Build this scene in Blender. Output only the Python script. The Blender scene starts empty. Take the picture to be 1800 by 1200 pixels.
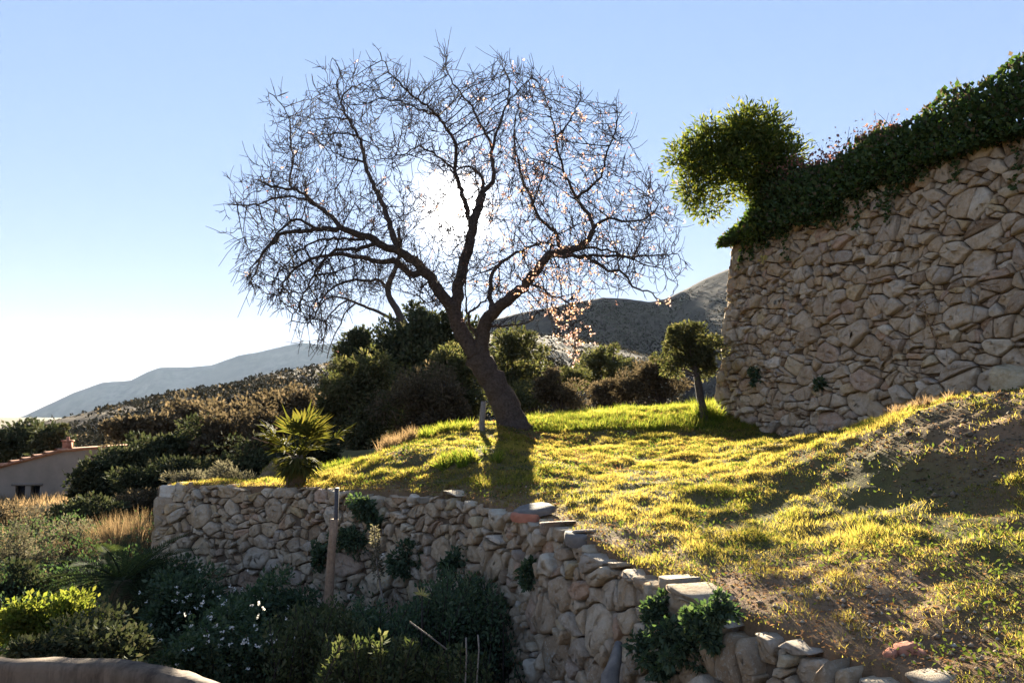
import bpy, math, random
import numpy as np
from mathutils import Vector
R = math.radians
sc = bpy.context.scene
col = sc.collection

# ------------------------------------------------------------------ camera, sky, sun, exposure
EYE = 1.6
F = 1334.0
PITCH = math.atan(130 / F)
cam_d = bpy.data.cameras.new('camera'); cam = bpy.data.objects.new('camera', cam_d); col.objects.link(cam)
cam_d.sensor_width = 36; cam_d.lens = 36 * F / 1800; cam_d.clip_start = .05; cam_d.clip_end = 9000
cam.location = (0, 0, EYE); cam.rotation_euler = (math.pi / 2 + PITCH, 0, 0)
sc.camera = cam

CP, SP = math.cos(PITCH), math.sin(PITCH)
def ray(px, py):
    u = (np.asarray(px, float) - 900) / F; v = (600 - np.asarray(py, float)) / F
    return u, CP - v * SP, SP + v * CP
def P(px, py, d):
    """world point seen along that direction at forward distance d"""
    x, y, z = ray(px, py)
    return np.stack([x / y * d, np.ones_like(x) * d, z / y * d + EYE], -1)
def proj(p):
    p = np.asarray(p, float); x, y, z = p[..., 0], p[..., 1], p[..., 2] - EYE
    f = y * CP + z * SP; v = -y * SP + z * CP
    f = np.where(f < .05, .05, f)
    return 900 + F * x / f, 600 - F * v / f

sx, sy, sz = ray(800, 368)
SUN = np.array([sx, sy, sz], float); SUN /= np.linalg.norm(SUN)
EL = math.asin(SUN[2]); AZ = math.atan2(SUN[0], SUN[1])

w = bpy.data.worlds.new('World'); sc.world = w; w.use_nodes = True
nt = w.node_tree; nt.nodes.clear()
out = nt.nodes.new('ShaderNodeOutputWorld'); bg = nt.nodes.new('ShaderNodeBackground')
sky = nt.nodes.new('ShaderNodeTexSky'); sky.sky_type = 'NISHITA'; sky.sun_disc = False
sky.sun_elevation = EL; sky.sun_rotation = AZ; sky.altitude = 200
sky.air_density = 1.0; sky.dust_density = .0; sky.ozone_density = 3.0
tint = nt.nodes.new('ShaderNodeMix'); tint.data_type = 'RGBA'; tint.blend_type = 'MULTIPLY'; tint.inputs[0].default_value = 1
tint.inputs[7].default_value = (.97, .85, .985, 1)
gam = nt.nodes.new('ShaderNodeGamma'); gam.inputs[1].default_value = .24; nt.links.new(sky.outputs[0], gam.inputs[0])
hsv = nt.nodes.new('ShaderNodeHueSaturation'); hsv.inputs['Saturation'].default_value = 2.2; nt.links.new(gam.outputs[0], hsv.inputs['Color']); nt.links.new(hsv.outputs[0], tint.inputs[6])
# the sun's own bright disc and the aureole close round it
geo = nt.nodes.new('ShaderNodeNewGeometry')
dot = nt.nodes.new('ShaderNodeVectorMath'); dot.operation = 'DOT_PRODUCT'; dot.inputs[1].default_value = tuple(-SUN)
nt.links.new(geo.outputs['Incoming'], dot.inputs[0])
def wmath(op, a, b=None):
    m = nt.nodes.new('ShaderNodeMath'); m.operation = op
    for i, v in enumerate((a, b)):
        if v is None: continue
        if isinstance(v, (int, float)): m.inputs[i].default_value = v
        else: nt.links.new(v, m.inputs[i])
    return m.outputs[0]
dmax = wmath('MAXIMUM', dot.outputs['Value'], 0.0)
g1 = wmath('MULTIPLY', wmath('POWER', dmax, 2600.0), 30.0)
g2 = wmath('MULTIPLY', wmath('POWER', dmax, 260.0), .8)
glow = wmath('ADD', g1, g2)
gcol = nt.nodes.new('ShaderNodeMix'); gcol.data_type = 'RGBA'; gcol.blend_type = 'ADD'; gcol.inputs[0].default_value = 1
comb = nt.nodes.new('ShaderNodeCombineColor')
nt.links.new(glow, comb.inputs[0]); nt.links.new(wmath('MULTIPLY', glow, .97), comb.inputs[1]); nt.links.new(wmath('MULTIPLY', glow, .92), comb.inputs[2])
nt.links.new(tint.outputs[2], gcol.inputs[6]); nt.links.new(comb.outputs[0], gcol.inputs[7])
nt.links.new(gcol.outputs[2], bg.inputs[0]); bg.inputs[1].default_value = .079
nt.links.new(bg.outputs[0], out.inputs[0])

sun_d = bpy.data.lights.new('sun', 'SUN'); sun_d.energy = 4.6; sun_d.angle = R(.6); sun_d.color = (1.0, .89, .69)
sun = bpy.data.objects.new('sun', sun_d); col.objects.link(sun)
sun.rotation_euler = Vector(-SUN).to_track_quat('-Z', 'Y').to_euler()

sc.view_settings.view_transform = 'Standard'; sc.view_settings.look = 'None'
sc.view_settings.exposure = 3.12; sc.view_settings.gamma = 1; sc.view_settings.use_curve_mapping = False
sc.render.engine = 'CYCLES'
sc.cycles.use_denoising = True; sc.cycles.max_bounces = 8; sc.cycles.transparent_max_bounces = 4
sc.cycles.transmission_bounces = 4; sc.cycles.diffuse_bounces = 5; sc.cycles.glossy_bounces = 2; sc.cycles.volume_bounces = 0
sc.cycles.sample_clamp_indirect = 6

HAZE_DENSITY = .00003

# ------------------------------------------------------------------ helpers
def smooth(a, b, x):
    t = np.clip((np.asarray(x, float) - a) / (b - a), 0, 1); return t * t * (3 - 2 * t)
def unit(v): return v / (np.linalg.norm(v, axis=-1, keepdims=True) + 1e-9)

_lat = np.random.default_rng(7).random((256, 256))
def vnoise(x, y):
    x = np.asarray(x, float); y = np.asarray(y, float)
    xi = np.floor(x).astype(int); yi = np.floor(y).astype(int); fx = x - xi; fy = y - yi
    fx = fx * fx * (3 - 2 * fx); fy = fy * fy * (3 - 2 * fy)
    g = lambda a, b: _lat[a % 256, b % 256]
    return (g(xi, yi) * (1 - fx) + g(xi + 1, yi) * fx) * (1 - fy) + (g(xi, yi + 1) * (1 - fx) + g(xi + 1, yi + 1) * fx) * fy
def fbm(x, y, o=4, seed=0.0):
    s = 0; a = .5; tot = 0
    for i in range(o):
        s = s + a * vnoise(np.asarray(x) * 2 ** i + seed + 17.3 * i, np.asarray(y) * 2 ** i - seed + 9.1 * i); tot += a; a *= .5
    return s / tot - .5

def mesh_obj(name, verts, faces, mat, parent=None, smooth_=False, loc=None, attr=None):
    """verts (n,3); faces: (m,k) array, or list of such arrays"""
    me = bpy.data.meshes.new(name)
    verts = np.asarray(verts, np.float32)
    if loc is not None: verts = verts - np.asarray(loc, np.float32)
    fl = [np.asarray(f, np.int32) for f in (faces if isinstance(faces, list) else [faces])]
    fl = [f for f in fl if len(f)]
    idx = np.concatenate([f.ravel() for f in fl]); cnt = np.concatenate([np.full(len(f), f.shape[1], np.int32) for f in fl])
    st = np.concatenate([[0], np.cumsum(cnt)[:-1]]).astype(np.int32)
    me.vertices.add(len(verts)); me.vertices.foreach_set('co', verts.ravel())
    me.loops.add(len(idx)); me.loops.foreach_set('vertex_index', idx)
    me.polygons.add(len(cnt)); me.polygons.foreach_set('loop_start', st); me.polygons.foreach_set('loop_total', cnt)
    if smooth_: me.polygons.foreach_set('use_smooth', np.ones(len(cnt), bool))
    if attr:
        for k, v in attr.items():
            a = me.attributes.new(k, 'FLOAT', 'POINT'); a.data.foreach_set('value', np.broadcast_to(np.asarray(v, np.float32), len(verts)).astype(np.float32).copy())
    me.update()
    if mat: me.materials.append(mat)
    o = bpy.data.objects.new(name, me); col.objects.link(o)
    if loc is not None: o.location = tuple(float(c) for c in loc)
    if parent is not None:
        o.parent = parent
        o.location = tuple((np.asarray(loc if loc is not None else (0, 0, 0), float) - np.array(parent.location)).tolist())
    return o
def tag(o, label=None, cat=None, group=None, kind=None):
    if label: o['label'] = label
    if cat: o['category'] = cat
    if group: o['group'] = group
    if kind: o['kind'] = kind
    return o
def empty(name, loc, label, cat, group=None):
    o = bpy.data.objects.new(name, None); col.objects.link(o); o.location = tuple(float(c) for c in loc); o.empty_display_size = .2
    return tag(o, label, cat, group)
class MB:
    """collects vertices and faces"""
    def __init__(s): s.v = []; s.f = []; s.n = 0; s.a = []
    def add(s, v, f, a=0.0):
        v = np.asarray(v, float); f = np.asarray(f, int)
        s.v.append(v); s.f.append(f + s.n); s.n += len(v); s.a.append(np.broadcast_to(np.asarray(a, float), len(v)))
    def build(s, name, mat, parent=None, smooth_=False, loc=None):
        by = {}
        for f in s.f: by.setdefault(f.shape[1], []).append(f)
        return mesh_obj(name, np.concatenate(s.v), [np.concatenate(x) for x in by.values()], mat, parent, smooth_, loc, {'tone': np.concatenate(s.a)})
    def box(s, c, h, rz=0.0):
        c = np.asarray(c, float); h = np.asarray(h, float)
        v = np.array([[a, b, d] for a in (-1, 1) for b in (-1, 1) for d in (-1, 1)], float) * h
        cs, sn = math.cos(rz), math.sin(rz)
        v = np.stack([v[:, 0] * cs - v[:, 1] * sn, v[:, 0] * sn + v[:, 1] * cs, v[:, 2]], -1) + c
        s.add(v, [[0, 1, 3, 2], [4, 6, 7, 5], [0, 4, 5, 1], [2, 3, 7, 6], [0, 2, 6, 4], [1, 5, 7, 3]])
    def tube(s, pts, rad, k=6, cap=True, rough=0.0, rng=None):
        pts = np.asarray(pts, float); n = len(pts); rad = np.broadcast_to(np.asarray(rad, float), n)
        t = unit(np.gradient(pts, axis=0)); ref = np.array([0.31, .87, .38]); ref /= np.linalg.norm(ref)
        a = unit(np.cross(t, ref)); b = np.cross(t, a)
        ang = np.arange(k) * 2 * math.pi / k
        rr = rad[:, None] * np.ones((n, k))
        if rough and rng is not None: rr = rr * (1 + rough * rng.normal(size=(n, k)))
        v = pts[:, None, :] + rr[..., None] * (np.cos(ang)[None, :, None] * a[:, None, :] + np.sin(ang)[None, :, None] * b[:, None, :])
        i = np.arange(n - 1)[:, None] * k; j = np.arange(k)[None, :]; j2 = (j + 1) % k
        f = np.stack([i + j, i + j2, i + k + j2, i + k + j], -1).reshape(-1, 4)
        s.add(v.reshape(-1, 3), f)
        if cap and k >= 3: s.f.append(np.array([list(range(s.n - k, s.n))]))

# ------------------------------------------------------------------ materials
def newmat(name):
    m = bpy.data.materials.new(name); m.use_nodes = True; t = m.node_tree; t.nodes.clear()
    o = t.nodes.new('ShaderNodeOutputMaterial'); return m, t, o
def ramp(t, fac, stops):
    r = t.nodes.new('ShaderNodeValToRGB'); e = r.color_ramp.elements
    while len(e) < len(stops): e.new(.5)
    for k, (p, c) in enumerate(stops): e[k].position = p; e[k].color = (*c, 1)
    t.links.new(fac, r.inputs[0]); return r.outputs[0]
def noise(t, scale, detail=4, rough=.55, vec=None, kind='Fac'):
    n = t.nodes.new('ShaderNodeTexNoise'); n.inputs['Scale'].default_value = scale; n.inputs['Detail'].default_value = detail; n.inputs['Roughness'].default_value = rough
    if vec is None:
        tc = t.nodes.new('ShaderNodeNewGeometry'); vec = tc.outputs['Position']
    t.links.new(vec, n.inputs['Vector']); return n.outputs[kind]
def mixc(t, fac, a, b, mode='MIX'):
    m = t.nodes.new('ShaderNodeMix'); m.data_type = 'RGBA'; m.blend_type = mode
    for i, v in ((0, fac), (6, a), (7, b)):
        if isinstance(v, (int, float)): m.inputs[i].default_value = v
        elif isinstance(v, tuple): m.inputs[i].default_value = (*v, 1)
        else: t.links.new(v, m.inputs[i])
    return m.outputs[2]
def math_(t, op, a, b):
    m = t.nodes.new('ShaderNodeMath'); m.operation = op
    for i, v in enumerate((a, b)):
        if isinstance(v, (int, float)): m.inputs[i].default_value = v
        else: t.links.new(v, m.inputs[i])
    return m.outputs[0]
def bump(t, h, strength, dist=.02):
    b = t.nodes.new('ShaderNodeBump'); b.inputs['Strength'].default_value = strength; b.inputs['Distance'].default_value = dist
    t.links.new(h, b.inputs['Height']); return b.outputs[0]
def bsdf(t, o, colr, rough=.85, normal=None, spec=.2, link=True):
    p = t.nodes.new('ShaderNodeBsdfPrincipled'); p.inputs['Roughness'].default_value = rough; p.inputs['Specular IOR Level'].default_value = spec
    if isinstance(colr, tuple): p.inputs['Base Color'].default_value = (*colr, 1)
    else: t.links.new(colr, p.inputs['Base Color'])
    if normal is not None: t.links.new(normal, p.inputs['Normal'])
    if link: t.links.new(p.outputs[0], o.inputs[0])
    return p
def leafmat(name, stops, trans, tmix=.45, rough=.5, spec=.3, patch=None):
    """leaf or blade: each island its own colour, light shines through"""
    m, t, o = newmat(name)
    g = t.nodes.new('ShaderNodeNewGeometry')
    c = ramp(t, g.outputs['Random Per Island'], stops)
    c2 = ramp(t, g.outputs['Random Per Island'], [(s[0], trans[min(i, len(trans) - 1)]) for i, s in enumerate(stops)])
    if patch:
        n = noise(t, patch[0], 3); f = ramp(t, n, [(.42, (0, 0, 0)), (.6, (1, 1, 1))])
        c = mixc(t, f, c, patch[1]); c2 = mixc(t, f, c2, patch[2])
    p = bsdf(t, o, c, max(rough, .85), spec=spec * .08, link=False)
    tr = t.nodes.new('ShaderNodeBsdfTranslucent'); t.links.new(c2 if 'grass' in name or 'petal' in name else mixc(t, 1.0, c2, (.62, .62, .62), 'MULTIPLY'), tr.inputs[0])
    mx = t.nodes.new('ShaderNodeMixShader'); mx.inputs[0].default_value = tmix
    t.links.new(p.outputs[0], mx.inputs[1]); t.links.new(tr.outputs[0], mx.inputs[2]); t.links.new(mx.outputs[0], o.inputs[0])
    return m
M = {}
def stone_mat(name, stops, dirt):
    m, t, o = newmat(name)
    a = t.nodes.new('ShaderNodeAttribute'); a.attribute_name = 'tone'
    base = ramp(t, a.outputs['Fac'], stops)
    n1 = noise(t, 9, 8, .7); n2 = noise(t, 45, 6, .75); n3 = noise(t, 3.1, 5, .65)
    c = mixc(t, ramp(t, n1, [(.43, (.0, .0, .0)), (.6, (.9, .9, .9))]), base, mixc(t, 1.0, base, (.8, .74, .67), 'MULTIPLY'))
    c = mixc(t, ramp(t, n3, [(.52, (0, 0, 0)), (.68, (.55, .55, .55))]), c, dirt)
    c = mixc(t, ramp(t, n2, [(.54, (0, 0, 0)), (.66, (.55, .55, .55))]), c, (.7, .62, .5))
    n4 = noise(t, 130, 5, .8); vo = t.nodes.new('ShaderNodeTexVoronoi'); vo.inputs['Scale'].default_value = 17; gg = t.nodes.new('ShaderNodeNewGeometry'); t.links.new(gg.outputs['Position'], vo.inputs['Vector'])
    c = mixc(t, ramp(t, n4, [(.52, (0, 0, 0)), (.72, (.4, .4, .4))]), c, (.3, .23, .165))
    c = mixc(t, ramp(t, math_(t, 'MULTIPLY', n3, n2), [(.30, (0, 0, 0)), (.36, (.6, .6, .6))]), c, (.50, .49, .42))
    hgt = math_(t, 'ADD', math_(t, 'ADD', n1, math_(t, 'MULTIPLY', n2, .6)), math_(t, 'ADD', math_(t, 'MULTIPLY', n4, .3), math_(t, 'MULTIPLY', vo.outputs['Distance'], .35)))
    bsdf(t, o, c, .92, bump(t, hgt, 1.0, .05), .1)
    return m
M['stone'] = stone_mat('rubble_stone', [(0, (.34, .25, .17)), (.08, (.60, .47, .32)), (.14, (.58, .46, .315)), (.3, (.47, .365, .255)), (.44, (.66, .54, .385)), (.56, (.52, .43, .33)), (.68, (.68, .575, .43)), (.77, (.45, .385, .315)), (.85, (.60, .41, .285)), (.92, (.62, .50, .30)), (1, (.78, .71, .60))], (.45, .34, .23))
def simple(name, c1, c2, scale, rough=.9, b=.4, bd=.02, spec=.1):
    m, t, o = newmat(name); n = noise(t, scale, 6, .65)
    bsdf(t, o, ramp(t, n, [(.3, c1), (.72, c2)]), rough, bump(t, n, b, bd), spec); M[name] = m; return m
simple('joint_earth', (.09, .066, .045), (.17, .125, .085), 22, 1, .6)
simple('bark', (.04, .032, .027), (.12, .095, .08), 26, .95, 1.0, .05)
simple('twig_bark', (.026, .02, .018), (.055, .042, .036), 40, .9, .2)
simple('dry_wood', (.17, .11, .07), (.34, .23, .15), 30, .9, .6)
simple('grey_wood', (.13, .11, .09), (.27, .23, .19), 30, .9, .6)
simple('rust_metal', (.02, .018, .018), (.06, .045, .04), 60, .6, .3, .005, .5)
simple('plaster', (.22, .18, .14), (.30, .245, .195), 1.4, .95, .15)
simple('roof_tile', (.30, .14, .08), (.45, .24, .15), 6, .9, .3)
simple('dark_opening', (.01, .01, .012), (.02, .02, .022), 3, .5, .05)
simple('brick_red', (.28, .11, .07), (.42, .19, .12), 14, .95, .5)
simple('palm_trunk', (.06, .045, .03), (.16, .12, .08), 30, .95, .8)
simple('earth_bank', (.075, .06, .042), (.17, .14, .10), 7, 1, .9, .05)
simple('bounce_paving', (.42, .38, .32), (.55, .5, .43), 5, .95, .3)
simple('blue_stone', (.09, .082, .075), (.2, .175, .15), 12, .9, .6)
# low rendered wall with dark streaks running down
m, t, o = newmat('stained_render'); g = t.nodes.new('ShaderNodeNewGeometry'); mp = t.nodes.new('ShaderNodeMapping'); mp.inputs['Scale'].default_value = (5, 5, 1.1)
t.links.new(g.outputs['Position'], mp.inputs[0]); n1 = noise(t, 1.3, 6, .7, mp.outputs[0]); n2 = noise(t, 14, 5)
c = mixc(t, ramp(t, n1, [(.42, (0, 0, 0)), (.62, (1, 1, 1))]), (.17, .12, .082), (.055, .038, .026)); c = mixc(t, ramp(t, n2, [(.45, (0, 0, 0)), (.7, (.5, .5, .5))]), c, (.12, .09, .06))
bsdf(t, o, c, .95, bump(t, n2, .5)); M['stained_render'] = m
# ground sheet
m, t, o = newmat('ground_soil')
a = t.nodes.new('ShaderNodeAttribute'); a.attribute_name = 'tone'
n1 = noise(t, 3, 6, .6); n2 = noise(t, 24, 6, .7); n3 = noise(t, .08, 6, .65)
lawn = ramp(t, n1, [(.3, (.085, .065, .034)), (.5, (.10, .09, .035)), (.7, (.15, .11, .055))])
bare = ramp(t, n1, [(.3, (.16, .095, .055)), (.7, (.26, .17, .10))])
far = ramp(t, n3, [(.35, (.05, .055, .03)), (.65, (.15, .12, .075))])
c = mixc(t, math_(t, 'MULTIPLY', a.outputs['Fac'], 1.0), lawn, bare)
c = mixc(t, ramp(t, n2, [(.4, (0, 0, 0)), (.75, (.6, .6, .6))]), c, (.07, .055, .03))
fy = t.nodes.new('ShaderNodeSeparateXYZ'); g = t.nodes.new('ShaderNodeNewGeometry'); t.links.new(g.outputs['Position'], fy.inputs[0])
fd = math_(t, 'MULTIPLY', math_(t, 'SUBTRACT', fy.outputs[1], 18.0), .05); fd2 = t.nodes.new('ShaderNodeClamp'); t.links.new(fd, fd2.inputs[0])
c = mixc(t, fd2.outputs[0], c, far)
bsdf(t, o, c, 1, bump(t, n2, .8, .03), .05); M['ground'] = m

GREEN = [(.0, (.035, .05, .018)), (.5, (.055, .075, .022)), (1, (.09, .10, .035))]
M['grass'] = leafmat('grass_blade', [(0, (.045, .075, .015)), (.4, (.085, .11, .02)), (.72, (.14, .135, .035)), (1, (.22, .17, .075))],
                     [(.13, .17, .02), (.29, .28, .03), (.47, .37, .06), (.58, .40, .13)], .55, .6, .15, (1.3, (.16, .125, .045), (.50, .38, .075)))
M['lush'] = leafmat('lush_grass', [(0, (.05, .10, .014)), (.6, (.09, .14, .02)), (1, (.15, .17, .04))], [(.13, .2, .02), (.27, .29, .03), (.45, .37, .07)], .5, .5, .2)
M['weed'] = leafmat('weed_leaf', [(0, (.03, .05, .014)), (1, (.075, .09, .028))], [(.10, .15, .02), (.24, .27, .04)], .45)
M['straw'] = leafmat('straw', [(0, (.20, .14, .075)), (1, (.34, .25, .14))], [(.38, .24, .11), (.60, .41, .20)], .5, .7, .1)
M['litter'] = leafmat('leaf_litter', [(0, (.12, .065, .03)), (1, (.30, .17, .09))], [(.30, .14, .05), (.45, .26, .12)], .3, .8, .1)
M['ivy'] = leafmat('ivy_leaf', [(0, (.045, .075, .032)), (.7, (.075, .11, .045)), (1, (.11, .14, .065))], [(.05, .11, .015), (.10, .17, .02), (.18, .22, .04)], .35, .35, .4)
M['citrus'] = leafmat('glossy_leaf', [(0, (.045, .072, .022)), (.7, (.07, .095, .028)), (1, (.12, .125, .045))], [(.11, .16, .015), (.22, .25, .025), (.42, .37, .05)], .45, .35, .4)
M['olive'] = leafmat('olive_leaf', [(0, (.05, .058, .03)), (.6, (.08, .084, .044)), (1, (.12, .115, .066))], [(.10, .12, .03), (.18, .18, .05), (.26, .22, .08)], .4)
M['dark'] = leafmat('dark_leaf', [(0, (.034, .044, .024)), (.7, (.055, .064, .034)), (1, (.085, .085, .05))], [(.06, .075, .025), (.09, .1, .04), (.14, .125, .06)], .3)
M['brown'] = leafmat('brown_leaf', [(0, (.06, .05, .032)), (.6, (.095, .077, .05)), (1, (.14, .112, .075))], [(.12, .09, .045), (.2, .15, .08), (.28, .2, .11)], .4, .7, .1)
M['grey'] = leafmat('grey_leaf', [(0, (.075, .075, .05)), (1, (.18, .16, .115))], [(.15, .14, .07), (.30, .26, .16)], .4, .7, .1)
M['garden'] = leafmat('garden_leaf', [(0, (.055, .085, .055)), (.7, (.085, .12, .072)), (1, (.13, .16, .10))], [(.06, .12, .03), (.11, .18, .04), (.2, .25, .08)], .4, .45, .3)
M['shoot'] = leafmat('shoot_leaf', [(0, (.055, .07, .035)), (.7, (.085, .10, .05)), (1, (.14, .145, .08))], [(.08, .11, .03), (.14, .16, .04), (.24, .23, .09)], .4, .5, .25)
M['palm'] = leafmat('palm_leaf', [(0, (.045, .06, .02)), (1, (.09, .09, .03))], [(.12, .14, .02), (.25, .21, .03)], .45, .45, .4)
M['cycad'] = leafmat('cycad_leaf', [(0, (.02, .032, .016)), (1, (.045, .055, .025))], [(.07, .11, .03), (.15, .18, .04)], .35, .35, .5)
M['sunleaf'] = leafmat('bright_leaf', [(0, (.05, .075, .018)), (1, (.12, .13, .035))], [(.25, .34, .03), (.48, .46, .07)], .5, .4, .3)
M['white_petal'] = leafmat('white_petal', [(0, (.7, .68, .62)), (1, (.8, .78, .72))], [(.7, .66, .58), (.8, .76, .7)], .4, .6, .1)
M['pink_petal'] = leafmat('pink_petal', [(0, (.62, .40, .34)), (.5, (.75, .55, .48)), (1, (.70, .42, .22))], [(.75, .42, .35), (.85, .6, .5), (.8, .42, .16)], .5, .6, .1)
M['red_leaf'] = leafmat('red_leaf', [(0, (.18, .06, .045)), (1, (.36, .18, .13))], [(.4, .14, .09), (.6, .34, .25)], .5, .6, .1)
M['yellow'] = leafmat('yellow_leaf', [(0, (.5, .42, .12)), (1, (.6, .5, .2))], [(.7, .6, .15), (.8, .7, .25)], .4)
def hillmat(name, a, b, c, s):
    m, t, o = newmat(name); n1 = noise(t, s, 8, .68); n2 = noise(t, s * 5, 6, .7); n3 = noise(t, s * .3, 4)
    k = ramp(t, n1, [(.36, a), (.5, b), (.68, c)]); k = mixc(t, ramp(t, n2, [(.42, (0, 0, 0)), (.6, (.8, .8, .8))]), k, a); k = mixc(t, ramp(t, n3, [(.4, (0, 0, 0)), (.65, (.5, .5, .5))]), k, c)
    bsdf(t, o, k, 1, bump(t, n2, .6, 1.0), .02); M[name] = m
hillmat('hill_near', (.04, .037, .027), (.085, .07, .05), (.17, .13, .095), .09)
hillmat('hill_right', (.03, .025, .023), (.045, .036, .031), (.075, .056, .046), .03)
M['hill_scrub'] = leafmat('hill_scrub_leaf', [(0, (.022, .022, .016)), (.6, (.035, .033, .024)), (1, (.06, .052, .038))], [(.03, .03, .02), (.05, .045, .03)], .12, .9, .02)
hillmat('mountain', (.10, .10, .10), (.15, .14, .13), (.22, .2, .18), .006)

# ------------------------------------------------------------------ terrain
EDGE_PX = [(285, 852, 9.9), (500, 858, 9.2), (700, 868, 8.4), (830, 885, 7.6), (900, 905, 6.9), (1010, 950, 5.75), (1150, 1030, 4.7), (1250, 1085, 4.15), (1400, 1142, 3.65), (1560, 1197, 3.25)]
EDGE = np.array([P(*e) for e in EDGE_PX])
EDGE = np.vstack([EDGE, [[2.15, 2.3, EDGE[-1, 2]], [2.7, .4, EDGE[-1, 2]], [3.2, -2.5, EDGE[-1, 2]]]])
def chaikin(p, n=2):
    for _ in range(n):
        q = np.empty((2 * len(p) - 2, p.shape[1])); q[0::2] = .75 * p[:-1] + .25 * p[1:]; q[1::2] = .25 * p[:-1] + .75 * p[1:]
        p = np.vstack([p[:1], q, p[-1:]])
    return p
WALL = chaikin(EDGE, 2)
CORNER_L = EDGE[0]
RET = np.array([CORNER_L, [CORNER_L[0] - .1, 12.4, CORNER_L[2] + .1], [-5.0, 16.5, CORNER_L[2] + .4], [-4.6, 24, CORNER_L[2] + .6]])
LINE = np.vstack([RET[::-1], WALL[1:]])[:, :2]
def sdist(x, y):
    """signed distance to the terrace edge, positive on the terrace"""
    x = np.asarray(x, float); y = np.asarray(y, float); best = np.full(x.shape, 1e9); sg = np.ones(x.shape)
    for a, b in zip(LINE[:-1], LINE[1:]):
        d = b - a; L = d @ d
        t = np.clip(((x - a[0]) * d[0] + (y - a[1]) * d[1]) / L, 0, 1)
        dx = x - a[0] - t * d[0]; dy = y - a[1] - t * d[1]; q = dx * dx + dy * dy
        cr = d[0] * (y - a[1]) - d[1] * (x - a[0])
        u = q < best; best = np.where(u, q, best); sg = np.where(u, np.where(cr > 0, 1, -1), sg)
    return np.sqrt(best) * sg
ANCH = EDGE_PX + [(400, 849, 10.8), (500, 846, 11.0), (565, 836, 11.2), (605, 822, 11.8), (480, 842, 14), (650, 803, 12.6), (640, 806, 16), (740, 775, 13.5), (880, 744, 13), (850, 800, 9.3), (760, 830, 8.9), (560, 852, 9.4), (700, 792, 10.4), (820, 754, 12.3), (620, 822, 10.0),
        (930, 738, 14), (1060, 728, 15), (1200, 714, 16), (935, 752, 13.1), (1060, 752, 13.1), (1180, 745, 13.3), (940, 782, 11.8), (1060, 784, 11.8), (1200, 776, 12.0),
        (1000, 812, 9.3), (1100, 794, 10.8), (1300, 782, 10.6), (1260, 722, 14), (1330, 765, 12.6), (1420, 772, 11.3), (1480, 762, 9.2), (1560, 738, 8.6), (1640, 714, 8.0),
        (1645, 716, 6.9), (1800, 726, 6.15), (1950, 735, 5.7), (1480, 772, 7.2), (1400, 812, 7.0), (1390, 850, 6.65), (1480, 862, 6.1), (1480, 822, 6.55), (1560, 815, 6.15), (1700, 806, 5.78), (1800, 808, 5.45), (1720, 721, 6.5), (1600, 732, 7.0), (1550, 876, 5.8), (1680, 880, 5.4), (1800, 885, 5.0), (2000, 900, 4.6),
        (1200, 870, 6.9), (1100, 930, 5.9), (1400, 950, 5.2), (1700, 950, 4.6), (1600, 1100, 3.7), (1800, 1100, 3.6), (1800, 1200, 3.1), (1400, 1060, 4.1), (950, 860, 7.6), (1300, 822, 8.4)]
AP = np.array([P(*a) for a in ANCH])
AP = np.vstack([AP, [[3.5, 1, .4], [4, -2, .4], [8, 3, .7], [9, 9, 1.9], [-5, 15, .7], [0, 17, 1.5], [6, 17, 1.8], [9, 14, 2.0]]])
def wall_d(px, py):
    """distance at which a line of sight meets the terrace wall"""
    u, yy, _ = ray(px, py); k = float(u / yy); r = WALL[:, 0] - k * WALL[:, 1]
    for i in range(len(r) - 1):
        if r[i] <= 0 <= r[i + 1]: t = r[i] / (r[i] - r[i + 1] + 1e-9); return float(WALL[i, 1] + (WALL[i + 1, 1] - WALL[i, 1]) * t)
    return float(WALL[0, 1])
def tps(r2): return np.where(r2 > 1e-9, r2 * np.log(r2 + 1e-12), 0)
def _fit():
    A = AP[:, :2]; n = len(A); K = tps(((A[:, None] - A[None]) ** 2).sum(-1)) + np.eye(n) * .004
    Q = np.hstack([np.ones((n, 1)), A]); S = np.block([[K, Q], [Q.T, np.zeros((3, 3))]])
    return np.linalg.solve(S, np.concatenate([AP[:, 2], np.zeros(3)]))
WT = _fit()
def upper(x, y):
    sh = np.shape(x); x = np.clip(np.ravel(x), -6, 9); y = np.clip(np.ravel(y), -2, 17)
    o = WT[-3] + WT[-2] * x + WT[-1] * y
    for i in range(len(AP)): o = o + WT[i] * tps((x - AP[i, 0]) ** 2 + (y - AP[i, 1]) ** 2)
    return np.clip(o, -.2, 2.6).reshape(sh)
def lower(x, y):
    x = np.asarray(x, float); y = np.asarray(y, float)
    z = -.9 + .3 * smooth(5.5, 9.5, y) - .022 * np.clip(y - 14, 0, 60) + .05 * np.clip(x + 5, -25, 30) * smooth(8, 20, y)
    z = z + .95 * smooth(4.6, 2.8, y)
    return np.maximum(z, -4.2)
def ground(x, y, bumps=True):
    x = np.asarray(x, float); y = np.asarray(y, float); s = sdist(x, y)
    up = upper(x, y); lo = lower(x, y)
    z = lo + (up - lo) * smooth(.03, .09, s) * smooth(34, 17.5, y)
    if bumps:
        near = smooth(40, 16, y)
        z = z + near * (.05 * fbm(x * 1.6, y * 1.6, 3, 3.0) + .085 * fbm(x * 5.5, y * 5.5, 3, 13.0) * smooth(.1, .5, np.abs(s)))
        mm = smooth(2.6, 3.3, x) * smooth(5.0, 5.6, y) * smooth(7.2, 6.6, y); z = z + mm * (.035 * fbm(x * 2.8, y * 2.8, 4, 23.0) + .07 * fbm(x * 8, y * 8, 2, 29.0))
        z = z + (1 - near) * .6 * fbm(x * .1, y * .1, 3, 5.0)
    return z
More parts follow.
